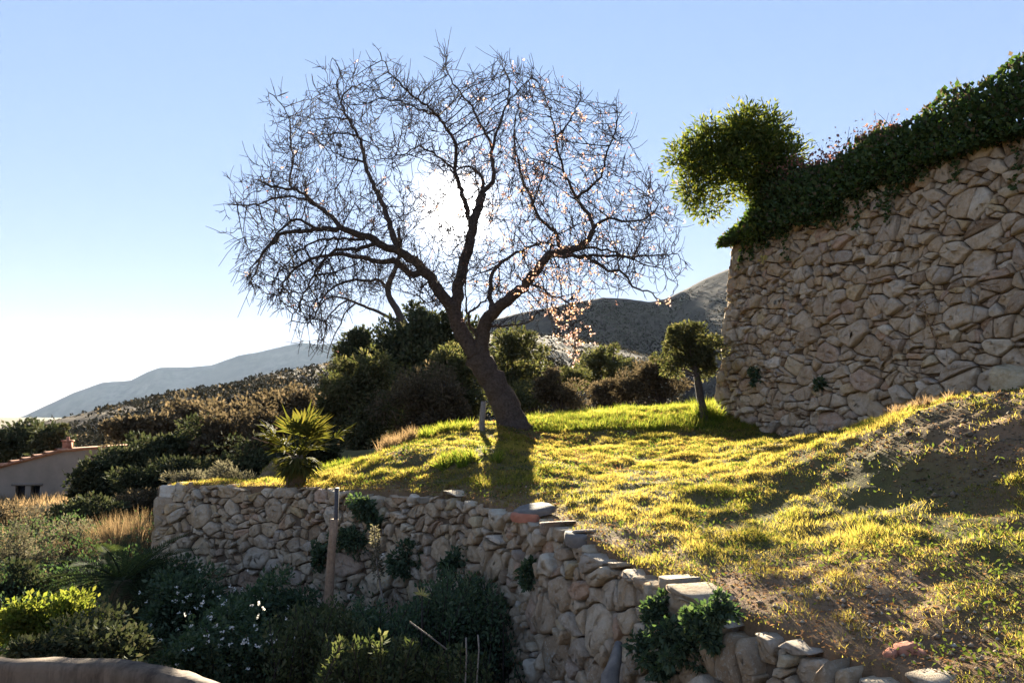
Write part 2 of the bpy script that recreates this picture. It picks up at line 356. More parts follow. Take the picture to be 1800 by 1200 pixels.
def gz(x, y): return float(ground(np.array([x]), np.array([y]))[0])

def geom(a, b, n): return a * (b / a) ** (np.arange(1, n + 1) / n)
xs = np.concatenate([-geom(8.5, 2800, 34)[::-1], np.arange(-8.5, 8.51, .06), geom(8.5, 2800, 34)])
ys = np.concatenate([-geom(2, 300, 12)[::-1], np.arange(-2, 17.01, .06), geom(17, 3700, 48)])
X, Y = np.meshgrid(xs, ys); Z = ground(X, Y)
SD = sdist(X, Y)
bare = smooth(.75, .0, SD) * smooth(.0, .05, SD) + smooth(1.35, .2, np.hypot((X - 1.8), (Y - 3.8) * .9)) + .75 * smooth(3.2, 1.0, np.hypot((X - 4.4), (Y - 6.4) * .6)) * smooth(-.2, .2, X - 3)
bare = np.clip(bare + 1.6 * fbm(X * 1.3, Y * 1.3, 4, 2.0) * (SD > 0) + .25 * (SD < 0), 0, 1)
nx, ny = len(xs), len(ys)
ii = (np.arange(ny - 1)[:, None] * nx + np.arange(nx - 1)[None]).ravel()
g_o = mesh_obj('ground', np.stack([X, Y, Z], -1).reshape(-1, 3), np.stack([ii, ii + 1, ii + nx + 1, ii + nx], -1), M['ground'], None, True, attr={'tone': bare.ravel()})
tag(g_o, kind='structure')

b = MB(); yx = np.linspace(-16, 1.6, 30); yy = np.linspace(-26, 3.1, 40); YX, YY = np.meshgrid(yx, yy); YZ = np.maximum(ground(YX, YY), 0.0) * 0 + .03 + .02 * fbm(YX * .5, YY * .5, 3)
i = (np.arange(39)[:, None] * 30 + np.arange(29)[None]).ravel(); b.add(np.stack([YX, YY, YZ], -1).reshape(-1, 3), np.stack([i, i + 1, i + 31, i + 30], -1))
tag(b.build('bounce_yard', M['bounce_paving'], None, True), kind='structure')  # unseen pale yard round the camera, added to bounce sunlight onto shaded walls
# hills: each a solid rise from the plain, crest where the skyline runs
def hill(name, crest, foot_d, foot_z, mat, amp, fs, back=1.0, rows=46, step=6):
    c = np.array(crest, float); px = np.arange(c[0, 0], c[-1, 0] + .1, step); py = np.interp(px, c[:, 0], c[:, 1]); d = np.interp(px, c[:, 0], c[:, 2])
    top = P(px, py, d); v = []
    for k in range(rows + 1):
        s = k / rows * (1 + back * .7)
        f = min(s, 1.0); fd_ = foot_d if foot_d > 0 else d + foot_d * np.maximum(top[:, 2] - foot_z, 8); yy = fd_ + (d - fd_) * s; x = top[:, 0] / top[:, 1] * yy
        e = f ** .9
        z = foot_z + (top[:, 2] - foot_z) * e
        if s > 1: z = z - (top[:, 2] - foot_z) * (s - 1) * 1.2
        n = amp * (fbm(x * fs, yy * fs, 5, 4.0) * np.interp(f, [0, .6, 1], [.6, 1.0, .15])) + amp * .12 * fbm(x * fs * 8, yy * fs * 8, 3, 8.0)
        v.append(np.stack([x, yy, z + n], -1))
    v = np.array(v); n = len(px); i = (np.arange(rows)[:, None] * n + np.arange(n - 1)[None]).ravel()
    o = mesh_obj(name, v.reshape(-1, 3), np.stack([i, i + 1, i + n + 1, i + n], -1), mat, None, True); tag(o, kind='structure')
    return v
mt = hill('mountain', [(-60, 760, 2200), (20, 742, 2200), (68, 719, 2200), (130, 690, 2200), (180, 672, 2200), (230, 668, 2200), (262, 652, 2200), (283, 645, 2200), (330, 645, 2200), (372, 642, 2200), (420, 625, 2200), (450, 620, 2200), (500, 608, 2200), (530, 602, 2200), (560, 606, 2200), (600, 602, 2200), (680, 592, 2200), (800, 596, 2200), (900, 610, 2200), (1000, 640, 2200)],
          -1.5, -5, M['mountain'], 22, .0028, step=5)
h1 = hill('hill_slope', [(-300, 790, 95), (-60, 765, 100), (60, 742, 105), (110, 733, 110), (200, 714, 118), (300, 690, 130), (400, 675, 140), (480, 655, 150), (560, 640, 160), (640, 620, 165), (760, 600, 170), (880, 585, 180), (980, 590, 190), (1080, 610, 190), (1200, 640, 190)],
          32, -3.4, M['hill_near'], 3.0, .05, rows=60)
h2 = hill('hill', [(760, 612, 330), (850, 566, 330), (905, 552, 330), (960, 541, 330), (1000, 533, 330), (1060, 522, 335), (1100, 524, 340), (1140, 530, 350), (1170, 524, 360), (1200, 509, 370), (1240, 488, 370), (1290, 467, 370), (1350, 442, 370), (1450, 410, 370), (1600, 400, 370), (1800, 430, 370), (2100, 560, 370)],
          -2.3, -3, M['hill_right'], 6, .012, rows=70)

# ------------------------------------------------------------------ leaves
def leaf_quads(pts, dirs, length, width, rng, fold=.25):
    n = len(pts); dirs = unit(dirs); r = unit(rng.normal(size=(n, 3))); side = unit(np.cross(dirs, r)); nor = np.cross(side, dirs)
    L = (np.asarray(length) * np.ones(n))[:, None]; W = (np.asarray(width) * np.ones(n))[:, None]
    mid = pts + dirs * L * .5
    v = np.stack([pts, mid + side * W * .5 + nor * W * fold, pts + dirs * L, mid - side * W * .5 + nor * W * fold], 1)
    f = np.arange(n * 4).reshape(n, 4)
    return v.reshape(-1, 3), f
def sphere_dirs(rng, n): return unit(rng.normal(size=(n, 3)))
def lump_points(rng, c, rad, n, lumps, lr=(.3, .5), flat=1.0):
    c = np.asarray(c, float); rad = np.asarray(rad, float)
    d = sphere_dirs(rng, lumps); q = rng.uniform(.2, .95, (lumps, 1)); lc = c + d * q * rad
    R_ = rng.uniform(*lr, lumps) ** 1.0 * rad.mean() * rng.uniform(.6, 1.1, lumps)
    i = rng.integers(0, lumps, n); dd = sphere_dirs(rng, n); dd[:, 2] *= flat
    rr = R_[i] * rng.uniform(.12, 1.1, n) ** .55; rr = np.where(rng.random(n) < .07, rr * rng.uniform(1, 1.5, n), rr)
    return lc[i] + dd * rr[:, None] * (rad / rad.mean()) ** .6, unit(dd + .25 * unit(lc[i] + 1e-6 - c)), lc
def foliage(name, pts, nrm, mat, length, width, rng, parent=None, up=.3, rand=.9, drop=0.0, loc=None, kind=None):
    d = nrm + rng.normal(size=pts.shape) * rand * .6; d[:, 2] += up
    if drop:
        k = rng.random(len(pts)) > drop; pts, d = pts[k], d[k]
    n = len(pts); v, f = leaf_quads(pts, d, length * rng.uniform(.6, 1.25, n), width * rng.uniform(.7, 1.2, n), rng)
    o = mesh_obj(name, v, f, mat, parent, False, loc)
    return tag(o, kind=kind) if kind else o
def stems(parent, base, tips, r0, mat, rng, name='trunk', k=5, wob=.08):
    b = MB(); base = np.asarray(base, float)
    for tp in tips:
        t = np.linspace(0, 1, 6)[:, None]; L = np.linalg.norm(tp - base)
        p = base * (1 - t) + tp * t; p = p + rng.normal(size=p.shape) * wob * L * (t * (1 - t) * 2); p[:, 2] += .12 * L * (t * (1 - t))[:, 0]
        b.tube(p, np.linspace(r0, r0 * .25, 6), k)
    return b.build(name, mat, parent, True, tuple(base))
def clear_ground(pts, nrm, pad=.0):
    z = ground(pts[:, 0], pts[:, 1], False); k = pts[:, 2] > z + pad; return pts[k], nrm[k]
def bush(name, label, cat, base, lobes, mat, n, leaf, rng, group=None, trunk=.05, bark='bark', up=.3, lumps=22, lr=(.26, .5), drop=0, extra=None, stemn=9):
    """lobes: list of (centre, radii, weight)"""
    base = np.asarray(base, float)
    e = empty(name, base, label, cat, group)
    PT, NR, LC = [], [], []
    tot = sum(l[2] for l in lobes)
    for c, r, wgt in lobes:
        p, nn, lc = lump_points(rng, c, r, int(n * wgt / tot), max(4, int(lumps * wgt / tot * len(lobes))), lr); PT.append(p); NR.append(nn); LC.append(lc)
    p0, n0 = np.concatenate(PT), np.concatenate(NR); p, nn = clear_ground(p0, n0, .01)
    if len(p) < 200: p0 = p0 + [0, 0, base[2] + .1 - p0[:, 2].min()]; p, nn = clear_ground(p0, n0, .01)
    lc = np.concatenate(LC)
    foliage('crown', p, nn, M[mat], leaf[0], leaf[1], rng, e, up, 1.0, drop, tuple(base))
    if trunk:
        tips = lc[rng.permutation(len(lc))[:stemn]]; stems(e, base, tips, trunk, M[bark], rng)
    return e
def pxlobe(px, py, d, rpx, rpy, rd=None, wgt=1.0):
    s = d / F; return (P(px, py, d), np.array([rpx * s, (rd if rd else rpx * s * .8), rpy * s]), wgt)

# scrub covering the slopes, too many and too small to count
def scrub(name, v, n, size, mat, rng, label, srange=(0.1, 1.0), pl=7):
    rows, cols, _ = v.shape; r = rng.uniform(srange[0], srange[1], n) * (rows - 1) * .58; c = rng.uniform(0, cols - 1.01, n)
    i = np.clip(r.astype(int), 0, rows - 2); j = c.astype(int); fr = (r - i)[:, None]; fc = (c - j)[:, None]
    p = (v[i, j] * (1 - fc) + v[i, j + 1] * fc) * (1 - fr) + (v[i + 1, j] * (1 - fc) + v[i + 1, j + 1] * fc) * fr
    k = fbm(p[:, 0] * .03, p[:, 1] * .03, 3, 1.0) + rng.normal(size=n) * .12 > -.03; p = p[k]; n = len(p)
    sz = size * rng.uniform(.5, 1.5, n) * (p[:, 1] / v[:, :, 1].max()) ** .25
    q = np.repeat(p, pl, 0); s = np.repeat(sz, pl); d = sphere_dirs(rng, len(q)); d[:, 2] = np.abs(d[:, 2])
    q = q + d * s[:, None] * np.array([.55, .55, .6]) - np.array([0, 0, .1])
    a, f = leaf_quads(q, d + rng.normal(size=d.shape) * .5, s * .75, s * .6, rng)
    o = mesh_obj(name, a, f, mat); tag(o, label, 'scrub', kind='stuff')
r0 = np.random.default_rng(101)
scrub('hillside_scrub', h1, 26000, .7, M['hill_scrub'], r0, 'dark low scrub dotted over the near left hillside', (.02, 1.0), 5)
scrub('dry_hillside_scrub', h1, 9000, .55, M['brown'], r0, 'dry brown scrub between the dark bushes of the left hillside', (.02, 1.0), 5)
scrub('hill_scrub', h2, 42000, .95, M['hill_scrub'], r0, 'dark scrub covering the lower slopes of the right hill', (.05, .95), 3)
# crest trees of the left slope

# ------------------------------------------------------------------ dry stone walls
def clip(poly, nx_, ny_, c):
    out_ = []; m_ = len(poly)
    for i in range(m_):
        a = poly[i]; b = poly[(i + 1) % m_]; da = a[0] * nx_ + a[1] * ny_ - c; db = b[0] * nx_ + b[1] * ny_ - c
        if da <= 0: out_.append(a)
        if (da < 0 < db) or (db < 0 < da):
            t = da / (da - db); out_.append((a[0] + (b[0] - a[0]) * t, a[1] + (b[1] - a[1]) * t))
    return out_
def rubble(S, lo, hi, size, rng, joint=.012, aniso=1.35, split=.5):
    """packed stone outlines on the sheet 0..S by lo(s)..hi(s); size(s,h) mean stone size"""
    pts = []; hmin = min(lo(s) for s in np.linspace(0, S, 30)); hmax = max(hi(s) for s in np.linspace(0, S, 30))
    tries = 0; A = np.zeros((0, 3))
    smin = size(0, 0)
    for _ in range(27000):
        s = rng.uniform(-.1, S + .1); h = rng.uniform(hmin - .1, hmax + .1)
        if h < lo(s) - .05 or h > hi(s) + .02: continue
        r = size(s, h) * .5 * math.exp(rng.normal() * .42) if tries < 3000 else size(s, h) * .5 * rng.uniform(.35, .7)
        r = min(r, size(s, h) * .78)
        if len(A):
            dx = (A[:, 0] - s) / aniso; dy = A[:, 1] - h
            if (np.hypot(dx, dy) < (A[:, 2] + r) * .86).any(): tries += 1; continue
        A = np.vstack([A, [s, h, r]])
        tries = tries
    res = []
    q = A.copy(); q[:, 0] /= aniso
    for i, (s, h, r) in enumerate(q):
        poly = [(s - 2.2 * r - .1, h - 2.2 * r - .1), (s + 2.2 * r + .1, h - 2.2 * r - .1), (s + 2.2 * r + .1, h + 2.2 * r + .1), (s - 2.2 * r - .1, h + 2.2 * r + .1)]
        d = q[:, :2] - q[i, :2]; dist = np.hypot(d[:, 0], d[:, 1]); near = np.argsort(dist)[1:26]
        for j in near:
            nx_, ny_ = d[j] / dist[j]; off = (dist[j] ** 2 + r * r - q[j, 2] ** 2) / (2 * dist[j])
            poly = clip(poly, nx_, ny_, s * nx_ + h * ny_ + off - joint * (.6 + .5 * rng.random()))
            if len(poly) < 3: break
        if len(poly) < 3: continue
        pl = np.array(poly); pl[:, 0] *= aniso
        parts = [pl]; ext = np.ptp(pl, axis=0)
        if rng.random() < split:
            for _ in range(1 + (rng.random() < .3)):
                j = int(np.argmax([np.ptp(q_, axis=0).sum() for q_ in parts])); q_ = parts.pop(j); c0 = q_.mean(0) + rng.normal(size=2) * r * .18
                cov = np.cov((q_ - q_.mean(0)).T); ev, evec = np.linalg.eigh(cov); ax = evec[:, 0] if rng.random() < .45 else evec[:, 1]; an = math.atan2(ax[1], ax[0]) + rng.normal() * .45
                nx_, ny_ = math.cos(an), math.sin(an); cc = c0[0] * nx_ + c0[1] * ny_
                for sg in (1, -1):
                    h_ = clip([tuple(u_) for u_ in q_], nx_ * sg, ny_ * sg, cc * sg - joint * .7)
                    if len(h_) >= 3: parts.append(np.array(h_))
        for pl in parts:
            wx = fbm(pl[:, 0] / (size(0, 0) * 1.3), pl[:, 1] / (size(0, 0) * 1.3), 2, 3.0); wy = fbm(pl[:, 0] / (size(0, 0) * 1.3), pl[:, 1] / (size(0, 0) * 1.3), 2, 31.0)
            pl = pl + np.stack([wx, wy], -1) * size(0, 0) * .9
            lim = rng.uniform(-.035, .045); pl[:, 1] = np.minimum(pl[:, 1], [hi(a) + lim + rng.uniform(-.015, .015) for a in pl[:, 0]])
            if np.ptp(pl[:, 1]) < .05: continue
            pl[:, 0] = np.clip(pl[:, 0], -.04, S + .05)
            keep = [k for k in range(len(pl)) if np.hypot(*(pl[k] - pl[k - 1])) > .014]
            if len(keep) < 3: continue
            pl = pl[keep]; o_ = []
            for k in range(len(pl)):
                a, b, c = pl[k - 1], pl[k], pl[(k + 1) % len(pl)]
                f1, f2 = rng.uniform(.03, .15, 2)
                o_.append(b + (a - b) * f1); o_.append(b + (c - b) * f2)
                if np.hypot(*(c - b)) > .16: o_.append((b + c) / 2 + rng.normal(size=2) * .008)
            o_ = np.array(o_); ctr = o_.mean(0); ar = np.hypot(*(o_ - ctr).T).mean()
            if ar < .02: continue
            o_ = o_ + rng.normal(size=o_.shape) * ar * .03
            res.append((ctr, o_, ar))
    return res
def stone_mesh(ctr, pl, ar, mapper, rng, depth=.2, bulge=1.0):
    """one stone: sides, worn edge, a face broken into a few planes"""
    n = len(pl); d = pl - ctr; e0 = rng.uniform(-.045, .045) * bulge + .08 * (ar - .1)
    b = min(.04, ar * .36) * rng.uniform(.6, 1.2) * bulge
    G = rng.normal(size=(4, 2)) * [[.08], [.3], [.38], [.45]]; C = np.array([b * .8, b * rng.uniform(.8, 1.3), b * rng.uniform(.8, 1.4), b * rng.uniform(.9, 1.5)])
    def face(q): return (C[None] + (q - ctr) @ G.T).min(1)
    def ring(sc_, dep, jit=0.0):
        q = ctr + d * sc_ + rng.normal(size=d.shape) * ar * jit
        if dep is None: z = e0 + np.maximum(face(q), -b * .3) + rng.normal(size=n) * ar * .05
        else: z = np.full(n, dep)
        return mapper(q[:, 0], q[:, 1], z)
    edge = ctr + d * .95; ez = e0 + np.maximum(np.minimum(face(edge), b * .35), -b * .5)
    rings = [ring(.93, -depth), mapper((ctr + d)[:, 0], (ctr + d)[:, 1], ez - b * .6), mapper(edge[:, 0], edge[:, 1], ez), ring(.82, None, .02), ring(.52, None, .05), ring(.22, None, .05)]
    cv = mapper(np.array([ctr[0]]), np.array([ctr[1]]), e0 + face(ctr[None]))
    v = np.vstack(rings + [cv]); j = np.arange(n); k = (j + 1) % n; m_ = len(rings)
    f4 = np.concatenate([np.stack([r * n + j, r * n + k, (r + 1) * n + k, (r + 1) * n + j], -1) for r in range(m_ - 1)])
    f3 = np.stack([(m_ - 1) * n + j, (m_ - 1) * n + k, np.full(n, m_ * n)], -1)
    return v, f4, f3
def build_wall(root, cells, mapper, rng, limit, visible, depth=.2, bulge=1.0, smooth_=True):
    areas = []
    for ctr, pl, ar in cells:
        w3 = mapper(pl[:, 0], pl[:, 1], np.zeros(len(pl))); px, py = proj(w3); a = .5 * abs(np.dot(px, np.roll(py, 1)) - np.dot(py, np.roll(px, 1)))
        ok = visible(ctr, px.mean(), py.mean()); areas.append(a if ok else 0)
    order = np.argsort(areas)[::-1]; rest = MB()
    for rank, i in enumerate(order):
        ctr, pl, ar = cells[i]; v, f4, f3 = stone_mesh(ctr, pl, ar, mapper, rng, depth, bulge); tone = rng.random()
        if rank < limit and areas[i] > 25:
            o = mesh_obj('stone', v, [f4, f3], M['stone'], root, False, tuple(v.mean(0)), {'tone': tone})
        else:
            rest.add(v, f4, tone); rest.f.append(f3 + rest.n - len(v))
    if rest.n:
        o = rest.build('small_stones', M['stone'], root, False, tuple(root.location)); o['kind'] = 'stuff'

# --- tall wall on the right
rw = np.random.default_rng(21)
CA = np.array([P(1291, 425, 14)[0], 14.0]); CB = np.array([P(1800, 222, 9.0)[0], 9.0]); WD = unit(CB - CA); WN = np.array([WD[1], -WD[0]]);  WN = WN if WN @ np.array([-1, -.3]) > 0 else -WN
SW = np.linalg.norm(CB - CA) + 3.2
TOPA = P(1292, 425, 14)[2]; TOPB = P(1800, 222, 9.0)[2]
def top_hi(s): return TOPA + (TOPB - TOPA) * s / np.linalg.norm(CB - CA) + .06 * math.sin(s * 2.1)
def base_lo(s):
    p = CA + WD * s; return float(ground(np.array([p[0] + WN[0] * .1]), np.array([p[1] + WN[1] * .1]), False)[0]) - .12
BL = np.array([base_lo(s) for s in np.linspace(-.2, SW + .2, 60)]); lo_f = lambda s: float(np.interp(s, np.linspace(-.2, SW + .2, 60), BL))
BAT = .115
def map_up(s, h, dep):
    s = np.asarray(s, float); h = np.asarray(h, float); hh = (TOPA - h); out_n = dep + hh * BAT
    # the corner leans out towards its foot as well
    s2 = s - np.clip(1 - s / 1.2, 0, 1) * hh * .055
    p = CA[None] + WD[None] * s2[:, None] + WN[None] * out_n[:, None]
    return np.stack([p[:, 0], p[:, 1], h], -1)
up_root = empty('dry_stone_wall', (CA[0], CA[1], BL[2]), 'tall leaning dry stone retaining wall under the ivy on the right', 'wall')
cells = rubble(SW, lo_f, top_hi, lambda s, h: .155 + .024 * s, rw, .0075, 1.45, .6)
build_wall(up_root, cells, map_up, rw, 300, lambda c, px, py: -60 < px < 1850 and 150 < py < 800, .2, 1.2)
# backing and the return round the corner
bk = MB(); S_ = np.linspace(-.02, SW, 40)
fr0 = map_up(S_, np.array([lo_f(s) - .4 for s in S_]), np.full(40, -.075)); fr1 = map_up(S_, np.array([top_hi(s) - .05 for s in S_]), np.full(40, -.075))
bv = np.vstack([fr0, fr1, fr1 + np.array([.9, 3.5, 0]) * 1.0]); i = np.arange(39)
bk.add(bv, np.concatenate([np.stack([i, i + 1, i + 41, i + 40], -1), np.stack([i + 40, i + 41, i + 81, i + 80], -1)]))
cv = np.array([fr0[0], fr1[0], fr1[0] + [.9, 3.5, 0], fr0[0] + [.9, 3.5, 0]]); bk.add(cv, [[0, 1, 2, 3]])
bk.build('backing', M['joint_earth'], up_root, False, tuple(up_root.location))
RD = unit(np.array([.55, 1.0]))
def map_ret(s, h, dep):
    s = np.asarray(s, float); h = np.asarray(h, float); hh = TOPA - h
    c = CA + WD * 0.0
    p = c[None] - WD[None] * (hh * .055)[:, None] + WN[None] * (hh * BAT)[:, None] + RD[None] * (s[:, None]) + np.array([-RD[1], RD[0]])[None] * np.asarray(dep)[:, None]
    return np.stack([p[:, 0], p[:, 1], h], -1)
cells = rubble(2.6, lambda s: BL[1] - .2, lambda s: TOPA, lambda s, h: .3, rw, .011)
rest = MB()
for ctr, pl, ar in cells:
    v, f4, f3 = stone_mesh(ctr, pl, ar, map_ret, rw); rest.add(v, f4, rw.random()); rest.f.append(f3 + rest.n - len(v))
tag(rest.build('return_stones', M['stone'], up_root, False, tuple(up_root.location)), kind='stuff')

# --- lower terrace wall: follows the terrace edge
rl = np.random.default_rng(33)
seg = np.linalg.norm(np.diff(WALL[:, :2], axis=0), axis=1); ARC = np.concatenate([[0], np.cumsum(seg)])
SL = np.interp(-0.2, -WALL[:, 1][::1], ARC) if False else float(np.interp(1.2, WALL[::-1, 1], ARC[::-1]))
tanv = unit(np.gradient(WALL[:, :2], axis=0)); norv = np.stack([tanv[:, 1], -tanv[:, 0]], -1)
norv = np.where((norv @ np.array([-1., -.6]))[:, None] > 0, norv, -norv)
def wtop(s): return float(np.interp(s, ARC, WALL[:, 2])) + .03 * math.sin(s * 3.3) + .02 * math.sin(s * 7.7 + 1)
def map_lo(s, h, dep):
    s = np.asarray(s, float); h = np.asarray(h, float)
    x = np.interp(s, ARC, WALL[:, 0]); y = np.interp(s, ARC, WALL[:, 1]); n0 = np.interp(s, ARC, norv[:, 0]); n1 = np.interp(s, ARC, norv[:, 1])
    ov = np.clip(s, -1, 0); off = dep + (.55 - h) * .10
    return np.stack([x + n0 * off - ov * 0 + ov * 1.0, y + n1 * off, h], -1)
lo_root = empty('terrace_wall', (WALL[0, 0], WALL[0, 1], -.7), 'low curving dry stone terrace wall holding up the grass slope', 'wall')
cells = rubble(SL, lambda s: wtop(s) - 1.75, wtop, lambda s, h: float(np.interp(s, [0, 4, 6, 9, 12], [.165, .165, .19, .225, .245])) * float(np.interp(wtop(s) - h, [0, .5, 1.0], [.8, 1.0, 1.15])), rl, .008, 1.3)
def vis_lo(c, px, py): return -20 < px < 1820 and py < 1215 and wtop(c[0]) - c[1] < 1.55
build_wall(lo_root, cells, map_lo, rl, 300, vis_lo, .22, 1.0)
bk = MB(); S_ = np.linspace(0, SL, 90)
f0 = map_lo(S_, np.array([wtop(s) - 2.2 for s in S_]), np.full(90, -.07)); f1 = map_lo(S_, np.array([wtop(s) - .07 for s in S_]), np.full(90, -.07)); f2 = map_lo(S_, np.array([wtop(s) - .07 for s in S_]), np.full(90, -.3))
i = np.arange(89); bk.add(np.vstack([f0, f1, f2]), np.concatenate([np.stack([i, i + 1, i + 91, i + 90], -1), np.stack([i + 90, i + 91, i + 181, i + 180], -1)]))
bk.build('backing', M['joint_earth'], lo_root, False, tuple(lo_root.location))
# side return at the left end
def map_lr(s, h, dep):
    s = np.asarray(s, float); a = RET[0, :2]; dv = unit(RET[1, :2] - a); off = np.asarray(dep) + (.55 - np.asarray(h)) * .1
    p = a[None] + dv[None] * (s[:, None]) + np.array([-dv[1], dv[0]])[None] * off[:, None]; return np.stack([p[:, 0], p[:, 1], np.asarray(h)], -1)
rest = MB()
for ctr, pl, ar in rubble(2.0, lambda s: -1.2, lambda s: WALL[0, 2] - .02 - .06 * s, lambda s, h: .2, rl, .010):
    v, f4, f3 = stone_mesh(ctr, pl, ar, map_lr, rl); rest.add(v, f4, rl.random()); rest.f.append(f3 + rest.n - len(v))
tag(rest.build('return_stones', M['stone'], lo_root, False, tuple(lo_root.location)), kind='stuff')

# loose slabs and rubble lying on the terrace edge
def slab(name, label, px, py, d, half, rz, mat, seed, tilt=(0, 0), cat='stone', group=None):
    r = np.random.default_rng(seed); c = P(px, py, d)
    n = 9; ang = np.sort(r.uniform(0, 2 * math.pi, n)); ang = np.linspace(0, 2 * math.pi, n, endpoint=False) + r.normal(size=n) * .18
    ex = np.sign(np.cos(ang)) * np.abs(np.cos(ang)) ** .7 * half[0]; ey = np.sign(np.sin(ang)) * np.abs(np.sin(ang)) ** .7 * half[1]
    k = r.uniform(.85, 1.1, n); ex *= k; ey *= k
    rings = [(1.0, -half[2]), (1.04, -half[2] * .3), (1.0, half[2] * .6), (.9, half[2]), (.5, half[2] * 1.05)]
    v = []
    for s_, zz in rings:
        x, y, z = ex * s_ + r.normal(size=n) * .03 * half[0], ey * s_ + r.normal(size=n) * .03 * half[1], zz + r.normal(size=n) * .08 * half[2]
        z = z + x * tilt[0] + y * tilt[1]; v.append(np.stack([x * math.cos(rz) - y * math.sin(rz), x * math.sin(rz) + y * math.cos(rz), z], -1))
    v = np.vstack(v + [np.array([[0, 0, half[2] * 1.05]])]) + c; j = np.arange(n); k2 = (j + 1) % n
    f4 = np.concatenate([np.stack([q * n + j, q * n + k2, (q + 1) * n + k2, (q + 1) * n + j], -1) for q in range(4)]); f3 = np.stack([4 * n + j, 4 * n + k2, np.full(n, 5 * n)], -1)
    o = mesh_obj(name, v, [f4, f3], mat, None, False, tuple(c), {'tone': r.random()})
    return tag(o, label, cat, group)
slab('flat_stone', 'large flat grey slab on top of the terrace wall below the tree', 940, 895, 6.75, (.18, .15, .028), .5, M['blue_stone'], 1, (.12, .05))
slab('flat_stone', 'thick reddish block just under the large flat grey slab', 925, 908, 6.65, (.13, .1, .035), .1, M['brick_red'], 2)
slab('flat_stone', 'grey loose stone on the terrace edge right of the large flat slab', 1018, 948, 5.85, (.12, .08, .045), .2, M['blue_stone'], 3, (-.1, .1))
slab('flat_stone', 'pale thin stone in the grass edge left of the shaded trunk shadow', 748, 878, 8.25, (.22, .12, .025), -.1, M['stone'], 4)
slab('boulder', 'grey boulder against the tall wall at the right picture edge', 1792, 676, 8.3, (.3, .26, .17), .9, M['stone'], 15, (.15, .2))
rr = np.random.default_rng(55)
words = ['largest', 'second largest', 'third largest']
for k, (px, py, d, s) in enumerate([(1590, 1142, 3.5, .05), (1566, 1150, 3.48, .036), (1618, 1150, 3.46, .03)]):
    slab('brick_fragment', ['largest broken red brick piece in the rubble by the wall', 'red brick piece left of the largest broken brick', 'small red brick piece right of the largest broken brick'][k], px, py, d, (s, s * .8, s * .55), k * .9, M['brick_red'], 60 + k, (.2, -.1), 'brick', 'broken bricks on the terrace edge')
cr = MB()
for k in range(420):
    if k < 300: x = rr.normal(1.85, .35); y = rr.normal(3.75, .42)
    else: x = rr.uniform(-1.4, 2.4); y = 0; s_ = rr.uniform(4, SL); q = map_lo(np.array([s_]), np.array([0.5]), np.array([-.35 - .3 * rr.random()]))[0]; x, y = q[0], q[1]
    if sdist(np.array([x]), np.array([y]))[0] < .2: continue
    s_ = rr.uniform(.006, .02); z = gz(x, y) + s_ * .4
    v = sphere_dirs(rr, 6) * s_; v = np.array([[1, 0, 0], [-1, 0, 0], [0, 1, 0], [0, -1, 0], [0, 0, .7], [0, 0, -.7]]) * s_ * rr.uniform(.6, 1.3, (6, 1)) + [x, y, z]
    cr.add(v, [[0, 2, 4], [2, 1, 4], [1, 3, 4], [3, 0, 4], [2, 0, 5], [1, 2, 5], [3, 1, 5], [0, 3, 5]], rr.random())
cl = MB()
n = 2200; y = rr.uniform(5.3, 6.9, n); x = rr.uniform(2.9, 5.2, n); sz_ = rr.uniform(.005, .014, n) * (1 + 1.6 * (rr.random(n) < .04)); z = ground(x, y) + sz_ * .3
octa = np.array([[1, 0, 0], [-1, 0, 0], [0, 1, 0], [0, -1, 0], [0, 0, .8], [0, 0, -.8]]); v = octa[None] * (sz_[:, None] * rr.uniform(.6, 1.4, (n, 6)))[..., None] + rr.normal(size=(n, 6, 3)) * sz_[:, None, None] * .2 + np.stack([x, y, z], -1)[:, None]
cl.add(v.reshape(-1, 3), (np.arange(n)[:, None, None] * 6 + np.array([[0, 2, 4], [2, 1, 4], [1, 3, 4], [3, 0, 4], [2, 0, 5], [1, 2, 5], [3, 1, 5], [0, 3, 5]])[None]).reshape(-1, 3), np.repeat(rr.random(n), 6))
tag(cl.build('earth_clods', M['earth_bank']), 'grey brown earth clods on the shaded mound', 'clods', kind='stuff')
tag(cr.build('gravel', M['stone']), 'small stone chips scattered along the terrace edge', 'gravel', kind='stuff')

# ------------------------------------------------------------------ almond tree
ra = np.random.default_rng(5)
TD = 13.0
